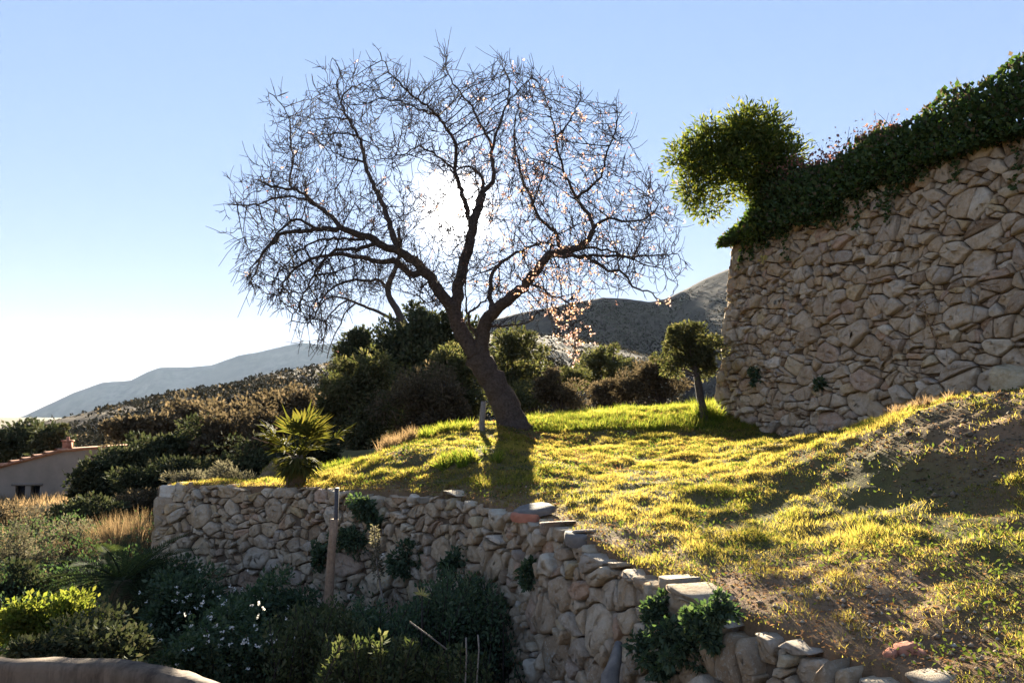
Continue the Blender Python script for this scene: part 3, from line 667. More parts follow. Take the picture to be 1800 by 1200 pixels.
# traced limbs: points, start and end diameter in photo pixels, depth drift in metres
LIMBS = [
 ('trunk', [(912, 775), (903, 750), (894, 724), (882, 700), (863, 665), (847, 640), (836, 614)], 61, 47, -.05),
 ('limb', [(840, 634), (826, 608), (812, 588), (803, 567), (799, 548), (797, 535)], 36, 29, .0),
 ('limb', [(797, 540), (776, 518), (757, 490), (745, 476), (725, 456), (700, 441), (675, 432), (650, 417), (625, 410), (600, 401), (562, 402), (535, 407), (510, 405), (490, 415), (470, 435), (452, 460)], 27, 5, -.9),
 ('limb', [(799, 545), (806, 505), (812, 478), (822, 440), (830, 402), (842, 362), (848, 338)], 27, 17, .3),
 ('limb', [(843, 634), (846, 604), (849, 583), (853, 565), (864, 549), (892, 527), (920, 505), (940, 482), (955, 457), (972, 445), (997, 440), (1022, 435), (1037, 420), (1043, 402)], 34, 11, -.4),
 ('limb', [(601, 402), (587, 382), (570, 370), (550, 357), (530, 337), (515, 331), (485, 332), (452, 315)], 11, 3.5, .3),
 ('limb', [(515, 331), (506, 318), (512, 300), (515, 275), (511, 240), (510, 212), (500, 187), (474, 163)], 5, 2, -.3),
 ('limb', [(550, 357), (525, 347), (500, 345), (477, 350), (455, 360), (425, 362), (408, 360)], 6, 2.5, .5),
 ('limb', [(562, 402), (537, 392), (522, 385), (510, 390), (495, 402), (480, 420), (457, 450), (452, 475), (440, 500)], 7, 3, -.6),
 ('limb', [(745, 478), (720, 482), (707, 470), (697, 460), (682, 457), (662, 460), (625, 452), (587, 445), (570, 450), (545, 455), (525, 467), (505, 485), (490, 520)], 16, 3, .5),
 ('limb', [(662, 428), (637, 437), (612, 437), (587, 440), (565, 462), (555, 475), (540, 507), (525, 537), (510, 562)], 9, 2.5, -1.2),
 ('limb', [(650, 417), (617, 425), (592, 417), (562, 422), (540, 430), (512, 452), (490, 480)], 7, 2.5, -.4),
 ('limb', [(700, 441), (687, 405), (680, 375), (665, 342), (652, 315), (640, 287), (640, 265), (630, 240), (620, 220), (605, 195), (597, 175), (610, 160), (635, 147)], 15, 2.5, 1.0),
 ('limb', [(597, 175), (590, 150), (600, 127), (585, 102)], 4, 1.6, .1),
 ('limb', [(640, 285), (615, 280), (585, 265), (562, 252)], 5, 2, -.5),
 ('limb', [(628, 238), (607, 234), (565, 235), (535, 250)], 4.5, 1.8, .4),
 ('limb', [(612, 208), (580, 209), (545, 209)], 4, 1.6, .3),
 ('limb', [(829, 404), (820, 365), (812, 340), (805, 317), (797, 300), (803, 268), (797, 242), (780, 220), (762, 192), (732, 177), (710, 155), (692, 135), (667, 95)], 13, 2, -1.0),
 ('limb', [(770, 205), (740, 193), (700, 175), (665, 175), (642, 182)], 5, 2, .4),
 ('limb', [(797, 296), (785, 287), (760, 265), (730, 257), (710, 272), (662, 282)], 5, 2, -.7),
 ('limb', [(848, 338), (865, 325), (870, 300), (862, 267), (870, 245), (880, 215), (885, 192), (900, 172), (920, 150), (935, 135)], 11, 2, .8),
 ('limb', [(848, 338), (851, 318), (840, 300), (817, 292), (800, 300)], 9, 3, .6),
 ('limb', [(864, 260), (855, 235), (840, 215), (832, 187), (812, 167), (792, 142), (782, 112), (787, 96)], 7, 2, -.5),
 ('limb', [(893, 182), (895, 155), (897, 135), (875, 107)], 4.5, 1.6, .5),
 ('limb', [(1043, 402), (1055, 390), (1070, 381), (1092, 390), (1117, 390), (1142, 380), (1160, 360)], 7, 2.5, -.8),
 ('limb', [(1043, 402), (1035, 372), (1015, 352), (1010, 340), (995, 310), (985, 285), (979, 255), (975, 230), (967, 197), (957, 167), (942, 140)], 9, 2, .8),
 ('limb', [(977, 240), (995, 225), (1000, 212), (1015, 187), (1021, 165)], 4.5, 1.8, -.4),
 ('limb', [(1010, 350), (1040, 330), (1062, 300), (1062, 272), (1080, 240), (1085, 217), (1085, 188)], 7, 2, -.7),
 ('limb', [(972, 446), (987, 450), (1017, 450), (1035, 450), (1050, 465), (1067, 475), (1090, 477), (1105, 492), (1117, 505), (1142, 512), (1160, 527)], 11, 2.5, -1.2),
 ('limb', [(1035, 449), (1055, 447), (1080, 451), (1105, 452), (1140, 450), (1192, 446)], 7, 2, .2),
 ('limb', [(1022, 436), (1055, 436), (1075, 440), (1112, 457), (1135, 467), (1167, 472)], 6, 2, .9),
 ('limb', [(1112, 455), (1125, 425), (1135, 407), (1142, 380), (1152, 340)], 4.5, 1.8, .5),
 ('limb', [(863, 552), (860, 510), (865, 482), (877, 462), (905, 447), (930, 435), (960, 425)], 12, 4, 1.3),
 ('limb', [(985, 442), (980, 412), (960, 395), (945, 380), (937, 357), (922, 325), (915, 300), (907, 270), (902, 250), (905, 215), (912, 180)], 9, 2, 1.4),
 ('limb', [(938, 358), (952, 317), (960, 290), (975, 265)], 4, 1.8, .5),
 ('limb', [(848, 600), (832, 582), (820, 565), (825, 547), (840, 537), (858, 520)], 9, 3, -.7),
 ('limb', [(821, 552), (819, 530), (817, 495), (825, 470)], 5, 2, -.5),
 ('limb', [(930, 498), (955, 507), (967, 518), (987, 525), (1005, 537)], 6, 2, -1.0),
 ('limb', [(857, 572), (867, 575), (892, 570), (927, 570), (940, 555), (955, 545)], 6, 2, -1.1),
 ('limb', [(960, 512), (962, 550), (972, 577), (982, 600)], 3.5, 1.6, -.3),
 ('limb', [(990, 527), (1005, 560), (1010, 600), (1008, 640)], 3.2, 1.6, -.4),
 ('limb', [(757, 490), (742, 505), (738, 520), (745, 533), (760, 530)], 5, 2, -.5),
]
LIMBS2 = [
 ('trunk', [(790, 775), (775, 730), (752, 668), (728, 605), (718, 585), (707, 562), (690, 532), (680, 512), (685, 492), (697, 470), (705, 440), (700, 400)], 32, 6, -.3),
 ('limb', [(681, 508), (665, 490), (645, 495), (620, 490), (590, 500), (565, 525), (552, 560)], 8, 2.5, -.8),
 ('limb', [(712, 572), (700, 565), (662, 547), (625, 532), (600, 522), (578, 520), (560, 540)], 9, 3, -.5),
 ('limb', [(612, 527), (590, 540), (575, 557), (570, 595), (566, 620)], 4, 1.8, -.3),
 ('limb', [(625, 533), (602, 552), (600, 570), (585, 592), (575, 630)], 4, 1.8, .4),
]
def resample(pts, step):
    p = np.asarray(pts, float); p = chaikin(p, 1) if len(p) > 2 else p
    L = np.concatenate([[0], np.cumsum(np.linalg.norm(np.diff(p, axis=0), axis=1))]); n = max(2, int(round(L[-1] / step)) + 1)
    s = np.linspace(0, L[-1], n); return np.stack([np.interp(s, L, p[:, i]) for i in range(p.shape[1])], -1), s / L[-1]
def grow_tree(root, limbs, depth, attract, rng, twig_dir, gen_twigs=1.0):
    NP_, NPX, NR, NPAR = [], [], [], []   # nodes
    meshes = []
    for kind, pts, d0, d1, drift in limbs:
        q, t = resample(pts, 9)
        if NPX:
            A = np.array(NPX); k = int(np.argmin(((A - q[0]) ** 2).sum(1))); dd0 = NP_[k][1]; par = k
        else: dd0 = depth; par = -1
        d = dd0 + drift * t ** 1.1; p = P(q[:, 0], q[:, 1], d)
        dia = (d0 + (d1 - d0) * t ** .75) * .87 * d / F
        if kind == 'trunk': dia = dia * (1 + .45 * np.exp(-t * 9))
        p = p + rng.normal(size=p.shape) * .012 * (np.arange(len(p)) > 0)[:, None]
        meshes.append((kind, p, dia / 2))
        for i in range(len(p)):
            NP_.append(p[i]); NPX.append(q[i]); NR.append(dia[i] / 2); NPAR.append(par if i == 0 else len(NP_) - 2)
    ntr = len(NP_)
    for kind, p, r in meshes:
        b = MB(); k = 12 if r[0] > .1 else (8 if r[0] > .04 else 6); b.tube(p, r, k, True, .075 if kind == 'trunk' else .035, rng)
        b.build(kind, M['bark'], root, True, tuple(p[0]))
    # branches grow towards free points in the crown
    att = attract.copy(); nodes = np.array(NP_); par = list(NPAR); STEP, KILL, INF = .10, .15, 1.3
    start = np.array([i for i in range(ntr) if NR[i] < .10]); act = np.array(start)
    d2 = ((att[:, None] - nodes[act][None]) ** 2).sum(-1); near = act[np.argmin(d2, 1)]; nd = np.sqrt(d2.min(1))
    allp = [nodes]; cnt = ntr; P_list = [x for x in nodes]
    grown = {}
    for it in range(90):
        m_ = nd < INF * (1 + .02 * it)
        if not m_.any(): break
        ids, inv = np.unique(near[m_], return_inverse=True)
        pos = np.array([P_list[i] for i in ids]); v = unit(att[m_] - pos[inv]); acc = np.zeros((len(ids), 3)); np.add.at(acc, inv, v)
        acc = unit(acc + rng.normal(size=acc.shape) * .14)
        new = pos + acc * STEP; new_ids = []
        for i, pnt in zip(ids, new):
            if grown.get(i, 0) >= 4: continue
            grown[i] = grown.get(i, 0) + 1; P_list.append(pnt); par.append(int(i)); new_ids.append(len(P_list) - 1)
        if not new_ids: break
        newp = np.array([P_list[i] for i in new_ids]); d2 = ((att[:, None] - newp[None]) ** 2).sum(-1); j = np.argmin(d2, 1); dm = np.sqrt(d2[np.arange(len(att)), j])
        u = dm < nd; near = np.where(u, np.array(new_ids)[j], near); nd = np.where(u, dm, nd)
        k = nd > KILL; att, near, nd = att[k], near[k], nd[k]
        if not len(att): break
    N = len(P_list); POS = np.array(P_list); par = np.array(par)
    # pipe model radii
    rad = np.full(N, 0.0); EXP = 2.25; acc = np.zeros(N)
    for i in range(N - 1, ntr - 1, -1):
        r = max(acc[i], .0055 ** EXP); rad[i] = r ** (1 / EXP); acc[par[i]] += r
    rad[:ntr] = NR
    for i in range(ntr, N): rad[i] = min(rad[i], max(.004, rad[par[i]] * .92))
    # chains
    child = [[] for _ in range(N)]
    for i in range(ntr, N): child[par[i]].append(i)
    b = MB(); tips = []
    for i in range(ntr, N):
        if par[i] < ntr or child[par[i]][0] != i:
            ch = [par[i], i]
            while child[ch[-1]]: ch.append(child[ch[-1]][0])
            p = POS[ch]; r = rad[ch].copy(); r[0] = min(r[0], r[1] * 1.15)
            b.tube(p, r, 4 if r.max() > .012 else 3, False)
    # side shoots and end twigs
    src = np.concatenate([np.arange(ntr, N), [i for i in range(ntr) if NR[i] < .028]]).astype(int)
    for i in src:
        nt_ = rng.poisson((1.35 if not child[i] else .72) * gen_twigs)
        ax = unit((POS[i] - POS[par[i]])[None])[0] if par[i] >= 0 else np.array([0, 0, 1.])
        for _ in range(nt_):
            L = rng.uniform(.08, .36) * rng.uniform(.6, 1); d = unit((ax * .9 + rng.normal(size=3) * .5 + twig_dir(POS[i]) * .6)[None])[0]
            bend = rng.normal(size=3) * .5 + twig_dir(POS[i]) * .6; s = np.linspace(0, 1, 4)[:, None]
            p = POS[i] + d * L * s + bend * L * s ** 2 * .6
            b.tube(p, np.linspace(.0058, .0038, 4), 3, False); tips.append(p[-1]); 
            if rng.random() < .45:
                d2_ = unit((d + rng.normal(size=3) * .8)[None])[0]; p2 = p[1] + d2_ * L * .5 * s; b.tube(p2, np.linspace(.005, .0034, 4), 3, False); tips.append(p2[-1])
    o = b.build('twigs', M['twig_bark'], root, False, tuple(root.location))
    return POS, np.array(tips)
OUT = np.array([(380, 395), (395, 310), (440, 262), (470, 175), (520, 205), (575, 115), (612, 140), (655, 92), (705, 120), (742, 155), (780, 98), (805, 140), (872, 108), (935, 128), (962, 158), (1018, 158), (1034, 205), (1086, 190), (1104, 265), (1150, 310), (1182, 365), (1206, 410), (1200, 470), (1168, 532), (1128, 500), (1060, 505), (1042, 560), (1012, 640), (985, 605), (960, 560), (905, 545), (850, 520), (800, 500), (770, 545), (735, 520), (690, 500), (640, 545), (600, 560), (560, 580), (520, 590), (480, 545), (440, 500), (405, 440)], float)
def inside(p, poly):
    x, y = p[:, 0], p[:, 1]; r = np.zeros(len(p), bool); a = poly; b = np.roll(poly, -1, 0)
    for (x0, y0), (x1, y1) in zip(a, b):
        c = ((y0 > y) != (y1 > y)) & (x < (x1 - x0) * (y - y0) / (y1 - y0 + 1e-12) + x0); r ^= c
    return r
def attractors(n, poly, cx, cy, rx, ry, dmax, depth, rng):
    q = np.stack([rng.uniform(poly[:, 0].min(), poly[:, 0].max(), n * 3), rng.uniform(poly[:, 1].min(), poly[:, 1].max(), n * 3)], -1); q = q[inside(q, poly)]; q = q[fbm(q[:, 0] / 62, q[:, 1] / 62, 3, 5.) + .10 * rng.normal(size=len(q)) > -.05]; an_ = np.arctan2(q[:, 1] - cy, q[:, 0] - cx); rg_ = np.hypot((q[:, 0] - cx) / rx, (q[:, 1] - cy) / ry); q = q[rg_ < .93 + .8 * fbm(an_ * 5.5 + 20, an_ * 0, 3, 2.)][:n]
    r = np.hypot((q[:, 0] - cx) / rx, (q[:, 1] - cy) / ry); D = dmax * np.sqrt(np.clip(1.05 - r * r, .06, 1)); return P(q[:, 0], q[:, 1], depth + rng.uniform(-1, 1, len(q)) * D)
tb = P(900, 746, TD)
tree = empty('almond_tree', tb, 'large bare almond tree with leaning trunk in front of the sun', 'tree')
def tw_dir(p):
    px = 900 + F * p[0] / p[1]
    return np.array([-.25 if px < 600 else .0, 0, -.9]) if px < 640 and p[2] < 4.6 else np.array([0, 0, .5])
att = attractors(3000, OUT, 795, 360, 425, 290, 2.7, TD, ra)
LP = np.concatenate([resample(l[1], 9)[0][(3 if l[2] > 12 else 1):] for l in LIMBS[2:]]); k = ra.integers(0, len(LP), 9000); q = LP[k] + ra.normal(size=(9000, 2)) * ra.choice([14, 26, 40], (9000, 1)) + np.array([[0, -6]])
q = q[inside(q, OUT + np.sign(OUT - [795, 360]) * 12)][:4300]; rn = np.hypot((q[:, 0] - 795) / 425, (q[:, 1] - 360) / 290); att = np.vstack([att, P(q[:, 0], q[:, 1], TD + ra.uniform(-1, 1, len(q)) * 2.7 * np.sqrt(np.clip(1.05 - rn * rn, .06, 1)))])
lowp = np.array([(400, 400), (470, 380), (600, 420), (690, 470), (640, 540), (600, 590), (540, 610), (490, 560), (440, 500)], float)
att = np.vstack([att, attractors(1100, lowp, 540, 480, 190, 150, 1.6, TD - .3, ra)])
POS, TIPS = grow_tree(tree, LIMBS, TD, att, ra, tw_dir)
OUT2 = np.array([(560, 470), (620, 440), (690, 420), (720, 470), (690, 520), (640, 570), (600, 610), (570, 640), (545, 620), (540, 560)], float)
st_base = P(788, 760, 33.0)
tree2 = empty('almond_tree', st_base, 'second bare almond tree whose stem rises behind the dark evergreen tree', 'tree')
grow_tree(tree2, LIMBS2, 33.0, attractors(600, OUT2, 630, 520, 120, 120, 2.0, 32.8, ra), ra, lambda p: np.array([-.2, 0, -.8]))
# last blossoms and dry leaves, mostly low on the right side
tp = TIPS; tx, ty = proj(tp)
wgt = .004 + .9 * np.exp(-((tx - 1000) / 42) ** 2 - ((ty - 585) / 62) ** 2) + .30 * np.exp(-((tx - 960) / 90) ** 2 - ((ty - 500) / 60) ** 2) + .12 * np.exp(-((tx - 960) / 130) ** 2 - ((ty - 330) / 130) ** 2) + .7 * np.exp(-((tx - 1165) / 16) ** 2 - ((ty - 535) / 16) ** 2)
k = ra.random(len(tp)) < wgt; bp = np.repeat(tp[k], 5, 0); bp = bp + ra.normal(size=bp.shape) * .02
v, f = leaf_quads(bp, sphere_dirs(ra, len(bp)), .034, .032, ra)
tag(mesh_obj('blossoms', v, f, M['pink_petal'], tree, False, tuple(tb)), kind='stuff')
k = ra.random(len(tp)) < .008 + .10 * np.exp(-((tx - 960) / 150) ** 2 - ((ty - 330) / 150) ** 2); bp = np.repeat(tp[k], 2, 0) + ra.normal(size=(2 * k.sum(), 3)) * .02
v, f = leaf_quads(bp, sphere_dirs(ra, len(bp)) + [0, 0, -.6], .05, .018, ra)
tag(mesh_obj('dry_leaves', v, f, M['red_leaf'], tree, False, tuple(tb)), kind='stuff')

# ------------------------------------------------------------------ ivy, overhanging shrub and flowers on the tall wall
rh = np.random.default_rng(77)
def top_pt(s, h, dep): return map_up(np.atleast_1d(s), np.atleast_1d(h), np.atleast_1d(dep))
n = 52000
s = rh.uniform(-.15, SW, n); lumpn = fbm(s * 1.2, s * 0 + 3.3, 3, 1.0)
hup = np.interp(s, [-.15, .35, .9, 1.6, 3, 4.4, 5.4, 8], [.12, .45, .92, .95, .88, .88, 1.0, 1.1]) * (1 + .9 * fbm(s * 2.6, s * 0, 4, 6.0))
hdn = np.interp(s, [-.15, .5, 1.5, 3, 5, 8], [.04, .22, .28, .22, .08, .06]) * np.clip(1 + 2.6 * fbm(s * 2.4, s * 0 + 5, 4, 9.0), .1, 3)
th = rh.uniform(0, 2 * math.pi, n); q = rh.uniform(0, 1, n) ** .45
vz = np.where(np.sin(th) > 0, np.sin(th) * hup, np.sin(th) * hdn) * q; dep = np.cos(th) * q * .55 - .30
th_top = np.array([top_hi(a) for a in s])
lo_ok = ~((vz < -.02) & (dep < .02)); s, vz, dep, th_top, th = s[lo_ok], vz[lo_ok], dep[lo_ok], th_top[lo_ok], th[lo_ok]
p = map_up(s, th_top + vz, dep); p = p + .10 * np.stack([fbm(p[:, 0] * 3, p[:, 2] * 3, 3, 1), fbm(p[:, 1] * 3, p[:, 2] * 3, 3, 2), fbm(p[:, 0] * 3, p[:, 1] * 3, 3, 3)], -1) * 2
nr = np.stack([WN[0] * np.cos(th), WN[1] * np.cos(th), np.sin(th)], -1)
ivy = empty('ivy_hedge', top_pt(2.0, top_hi(2.0), -.3)[0], 'thick dark ivy hedge spilling along the top of the tall stone wall', 'hedge')
foliage('crown', p, nr, M['ivy'], .085, .065, rh, ivy, .1, 1.0, 0, tuple(ivy.location))
b = MB()
for k in range(46):
    s0 = rh.uniform(.1, SW); a = top_pt(s0, top_hi(s0) - .1, -.35)[0]; e_ = a + np.array([rh.normal() * .3, rh.normal() * .2, rh.uniform(.4, 1.0)])
    b.tube(np.linspace(a, e_, 5) + rh.normal(size=(5, 3)) * .04, np.linspace(.018, .005, 5), 5)
tag(b.build('stems', M['bark'], ivy, True, tuple(ivy.location)), kind='stuff')
PT = []
for k in range(34):
    s0 = rh.uniform(.1, SW - .3); L_ = rh.uniform(.15, .75) ** 1.3; m_ = int(60 * L_) + 8; tt_ = rh.random(m_); PT.append(map_up(s0 + .12 * np.sin(tt_ * 3 + k) * L_ + rh.normal(size=m_) * .03, top_hi(s0) - .1 - tt_ * L_, np.full(m_, .05) + rh.random(m_) * .06))
PT = np.concatenate(PT); foliage('trails', PT, np.repeat(np.array([[WN[0], WN[1], -.4]]), len(PT), 0), M['ivy'], .07, .055, rh, ivy, -.2, 1.0, 0, tuple(ivy.location))
k = rh.random(len(p)) < .07 * (1 + 3 * (np.sin(th) > .7)); foliage('dry_leaves', p[k] + nr[k] * .05, nr[k], M['brown'], .075, .05, rh, ivy, .2, 1.2, 0, tuple(ivy.location))
# sprigs of flowers above the hedge
n = 900; s = rh.choice([.75, 1.2, 1.55, 1.9, 2.3, 2.75, 3.1], n) + rh.normal(size=n) * .16
pp = map_up(s, np.array([top_hi(a) for a in s]) + np.interp(s, [.3, .9, 1.6, 3, 4], [.45, .92, 1.02, .93, .95]) + rh.normal(size=n) * .09, rh.normal(size=n) * .25 - .3)
fl = empty('flowering_climber', pp[0], 'reddish pink flowering climber along the crest of the ivy hedge', 'climber')
foliage('flowers', pp, sphere_dirs(rh, n), M['red_leaf'], .055, .045, rh, fl, .3, 1.0, 0, tuple(fl.location))
b = MB()
for k in range(30):
    s0 = rh.uniform(.5, 3.6); a = top_pt(s0, top_hi(s0) + .75, -.3)[0]; e_ = a + np.array([rh.normal() * .12, rh.normal() * .1, rh.uniform(.25, .6)])
    b.tube(np.linspace(a, e_, 4) + rh.normal(size=(4, 3)) * .015, np.linspace(.006, .003, 4), 3)
tag(b.build('sprigs', M['twig_bark'], fl, False, tuple(fl.location)), kind='stuff')
# shrub at the corner
lob = [(1372, 300, 50, 62), (1395, 375, 40, 46), (1338, 338, 44, 34), (1315, 232, 70, 56), (1262, 256, 62, 52), (1214, 288, 46, 48), (1238, 338, 42, 42), (1298, 298, 62, 48), (1352, 262, 50, 56), (1352, 318, 50, 46), (1378, 350, 40, 50), (1345, 388, 30, 30), (1318, 412, 24, 15)]
base = P(1410, 385, 13.7)
bush('overhanging_shrub', 'leafy green shrub leaning out from the corner of the tall wall', 'shrub', base,
     [pxlobe(a, b_, 13.4, c, d_, .45, c * d_ / 1000) for a, b_, c, d_ in lob], 'citrus', 20000, (.135, .036), rh, None, .018, up=.25, lumps=22, lr=(.42, .7), stemn=12)
# plants rooted in the joints of the tall wall
def wall_tuft(name, label, px, py, d, r, n, mat, leaf, seed, cat='plant', hang=-.2):
    r_ = np.random.default_rng(seed); c = P(px, py, d); e = empty(name, c, label, cat)
    pt, nn, lc = lump_points(r_, c, np.array([r[0], r[1], r[2]]), n, 7, (.35, .6)); foliage('crown', pt, nn, M[mat], leaf[0], leaf[1], r_, e, hang, .9, 0, tuple(c))
    stems(e, c + np.array([0, .06, .05]), lc[:6], .008, M['twig_bark'], r_, 'stems', 3)
    return e
wall_tuft('wall_plant', 'dark leafy tuft growing from the tall wall near its corner', 1330, 662, 13.05, (.14, .10, .2), 260, 'garden', (.07, .04), 201)
wall_tuft('wall_plant', 'grey green tuft low on the tall wall, middle of its foot', 1440, 680, 11.75, (.18, .10, .14), 260, 'garden', (.07, .035), 202)
wall_tuft('wall_plant', 'small yellow leaf cluster high on the tall wall under the shrub', 1340, 455, 12.9, (.05, .04, .04), 30, 'yellow', (.06, .04), 203)
r_ = np.random.default_rng(204); e = empty('dry_stalk', P(1665, 648, 9.95), 'pale dry flower stalk hanging against the tall wall', 'plant')
b = MB(); b.tube(P(np.array([1665, 1655, 1640, 1630, 1625]), np.array([648, 615, 588, 560, 540]), np.array([9.9, 9.9, 9.95, 9.95, 9.95])), np.linspace(.01, .006, 5), 4); b.build('stem', M['dry_wood'], e, False, tuple(e.location))
pt = P(np.array([1625, 1628, 1632, 1638, 1655]), np.array([540, 552, 565, 582, 612]), np.full(5, 9.93)); pt = np.repeat(pt, 8, 0) + r_.normal(size=(40, 3)) * .02
foliage('leaves', pt, sphere_dirs(r_, 40), M['straw'], .06, .025, r_, e, .2, .8, 0, tuple(e.location))

# ------------------------------------------------------------------ plants behind the lawn
rb = np.random.default_rng(88)
def gp(px, d):
    x = float((px - 900) / F * d / 1.0); return np.array([x, d, gz(x, d)])
bush('dark_tree', 'big dark evergreen tree behind the leaning almond trunk', 'tree', gp(720, 31), [pxlobe(700, 620, 31, 100, 66), pxlobe(645, 630, 30.5, 62, 56), pxlobe(770, 612, 31.5, 85, 60), pxlobe(735, 580, 31.5, 62, 40), pxlobe(700, 720, 31, 120, 80)], 'dark', 26000, (.22, .11), rb, None, .16, lumps=26)
bush('thorny_bush', 'brown flecked thorny bush in front of the dark evergreen tree', 'bush', gp(640, 21.5), [pxlobe(645, 668, 21.5, 60, 60), pxlobe(632, 745, 21.3, 68, 70), pxlobe(596, 705, 21.5, 40, 62)], 'olive', 17000, (.15, .05), rb, None, .07, lumps=30, up=-.3)
bush('thorny_bush', 'loose brown scrub bush between the thorny bush and the trunk', 'bush', gp(735, 20.5), [pxlobe(735, 708, 20.5, 66, 68), pxlobe(785, 725, 20.3, 55, 62)], 'brown', 14000, (.14, .045), rb, None, .06, lumps=26, up=-.2, drop=.1)
bush('thorny_bush', 'pale olive bush peeping out left of the almond trunk', 'bush', gp(805, 22), [pxlobe(795, 655, 22, 50, 44), pxlobe(812, 705, 21.8, 40, 60)], 'olive', 8500, (.13, .055), rb, None, .06, lumps=16)
bush('olive_bush', 'tall olive bush directly right of the almond trunk', 'bush', gp(905, 26), [pxlobe(905, 610, 26, 48, 42), pxlobe(925, 650, 26, 50, 55), pxlobe(880, 650, 26, 40, 60), pxlobe(910, 700, 25.8, 60, 35)], 'olive', 10000, (.16, .065), rb, None, .09, lumps=22, drop=.1)
bush('olive_tree', 'round olive tree in the scrub midway between trunk and wall', 'tree', gp(1060, 27), [pxlobe(1060, 635, 27, 36, 32), pxlobe(1085, 655, 27, 30, 26), pxlobe(1035, 660, 27, 26, 28)], 'olive', 5600, (.16, .06), rb, 'olive trees behind the lawn', .09, lumps=18)
for px, py, d, l2, mt_, n, lab in [(985, 695, 19.5, (960, 680, 30, 35), 'brown', 6000, 'low brown scrub bush behind the lawn right of the trunk'), (1070, 690, 20.5, (1110, 680, 40, 34), 'brown', 6500, 'brown scrub bush below the round olive tree'), (1165, 678, 20, (1150, 655, 40, 22), 'brown', 6500, 'grey brown scrub bush left of the young tree by the wall'), (1125, 655, 24, (1010, 665, 30, 22), 'olive', 5600, 'greenish scrub bush right of the round olive tree'), (930, 700, 22, (900, 705, 40, 25), 'olive', 5000, 'dull green scrub bush right behind the trunk foot')]:
    bush('scrub_bush', lab, 'bush', gp(px, d), [pxlobe(px, py, d, 54, 30), pxlobe(l2[0], l2[1], d, l2[2], l2[3])], mt_, n, (.1, .036), rb, 'scrub bushes behind the lawn', .04, lumps=20)
# young tree beside the wall corner
yt = P(1238, 735, 13.5); e = empty('young_tree', yt, 'young olive tree with dark bare stem beside the tall wall corner', 'tree')
b = MB(); b.tube(P(np.array([1240, 1236, 1230, 1226, 1222, 1216]), np.array([742, 720, 695, 670, 645, 615]), np.full(6, 13.5)), np.array([.085, .072, .066, .06, .045, .025]), 9, True, .05, rb); b.build('trunk', M['bark'], e, True, tuple(yt))
PT, NR, LC = [], [], []
for px, py, rx, ry, n in [(1196, 606, 44, 34, 3000), (1238, 612, 36, 38, 2600), (1186, 634, 34, 24, 1600), (1242, 648, 28, 30, 1300), (1215, 588, 34, 22, 1400)]:
    p, nn, lc = lump_points(rb, P(px, py, 13.6), np.array([rx * .0102, .32, ry * .0102]), n, 11, (.3, .55)); PT.append(p); NR.append(nn); LC.append(lc)
foliage('crown', np.concatenate(PT), np.concatenate(NR), M['olive'], .075, .028, rb, e, .1, 1.0, .05, tuple(yt))
stems(e, P(1224, 660, 13.5), np.concatenate(LC)[::4], .018, M['bark'], rb, 'limb')
# stake by the almond trunk
e = empty('wooden_stake', P(848, 785, 12.3), 'grey wooden stake stuck in the grass beside the almond trunk', 'stake')
b = MB(); b.tube(P(np.array([848, 847, 850]), np.array([792, 745, 705]), np.full(3, 12.3)), [.055, .05, .045], 7, True, .08, rb); b.build('post', M['grey_wood'], e, False, tuple(e.location))

# ------------------------------------------------------------------ left thicket, trees and house
thick = [(178, 832, 20, 52, 44, 'dark', 'dark thicket bush beside the house'), (245, 806, 21, 66, 48, 'dark', 'dark thicket bush just right of the one beside the house'), (330, 775, 22, 75, 48, 'dark', 'dark rounded bush in the middle of the left thicket'),
         (420, 755, 22, 70, 50, 'brown', 'brown leafed bush on the upper edge of the left thicket'), (490, 745, 21, 60, 55, 'brown', 'brown bush directly behind the fan palm'), (300, 830, 17.5, 90, 34, 'dark', 'low dark bush at the foot of the thicket above the terrace wall'),
         (430, 815, 16.5, 80, 40, 'dark', 'low dark bush behind the fan palm stalk'), (545, 790, 15.5, 50, 50, 'dark', 'dark bush right behind the fan palm trunk'), (260, 745, 30, 70, 28, 'brown', 'small brown bush high on the left slope'), (380, 725, 33, 70, 26, 'brown', 'brown bush above the middle of the thicket'), (490, 705, 32, 60, 28, 'brown', 'brown bush below the hill crest left of the almond twigs')]
for px, py, d, rx, ry, mt_, lab in thick:
    s_ = d / F
    bush('thicket_bush', lab, 'bush', gp(px, d), [pxlobe(px, py, d, rx, ry), pxlobe(px - rx * .5, py + ry * .35, d - .3, rx * .6, ry * .7), pxlobe(px + rx * .5, py + ry * .3, d + .2, rx * .6, ry * .8), pxlobe(px, py + ry, d, rx * .9, ry * .8)], mt_, int(4200 + rx * ry * .9), (.0085 * d * .85, .0085 * d * .4), rb, 'bushes of the left thicket', .05, lumps=18, drop=.05)
for px, py, d, rx, ry, mt_, lab in [(395, 835, 13.5, 55, 22, 'grey', 'pale dry shrub behind the left end of the terrace wall'), (330, 840, 13.2, 40, 18, 'grey', 'small pale dry shrub at the corner of the terrace wall')]:
    bush('dry_shrub', lab, 'shrub', gp(px, d), [pxlobe(px, py, d, rx, ry), pxlobe(px + 10, py + ry * .8, d, rx * .9, ry)], mt_, 2600, (.08, .02), rb, None, .02, 'twig_bark', .4, 12)
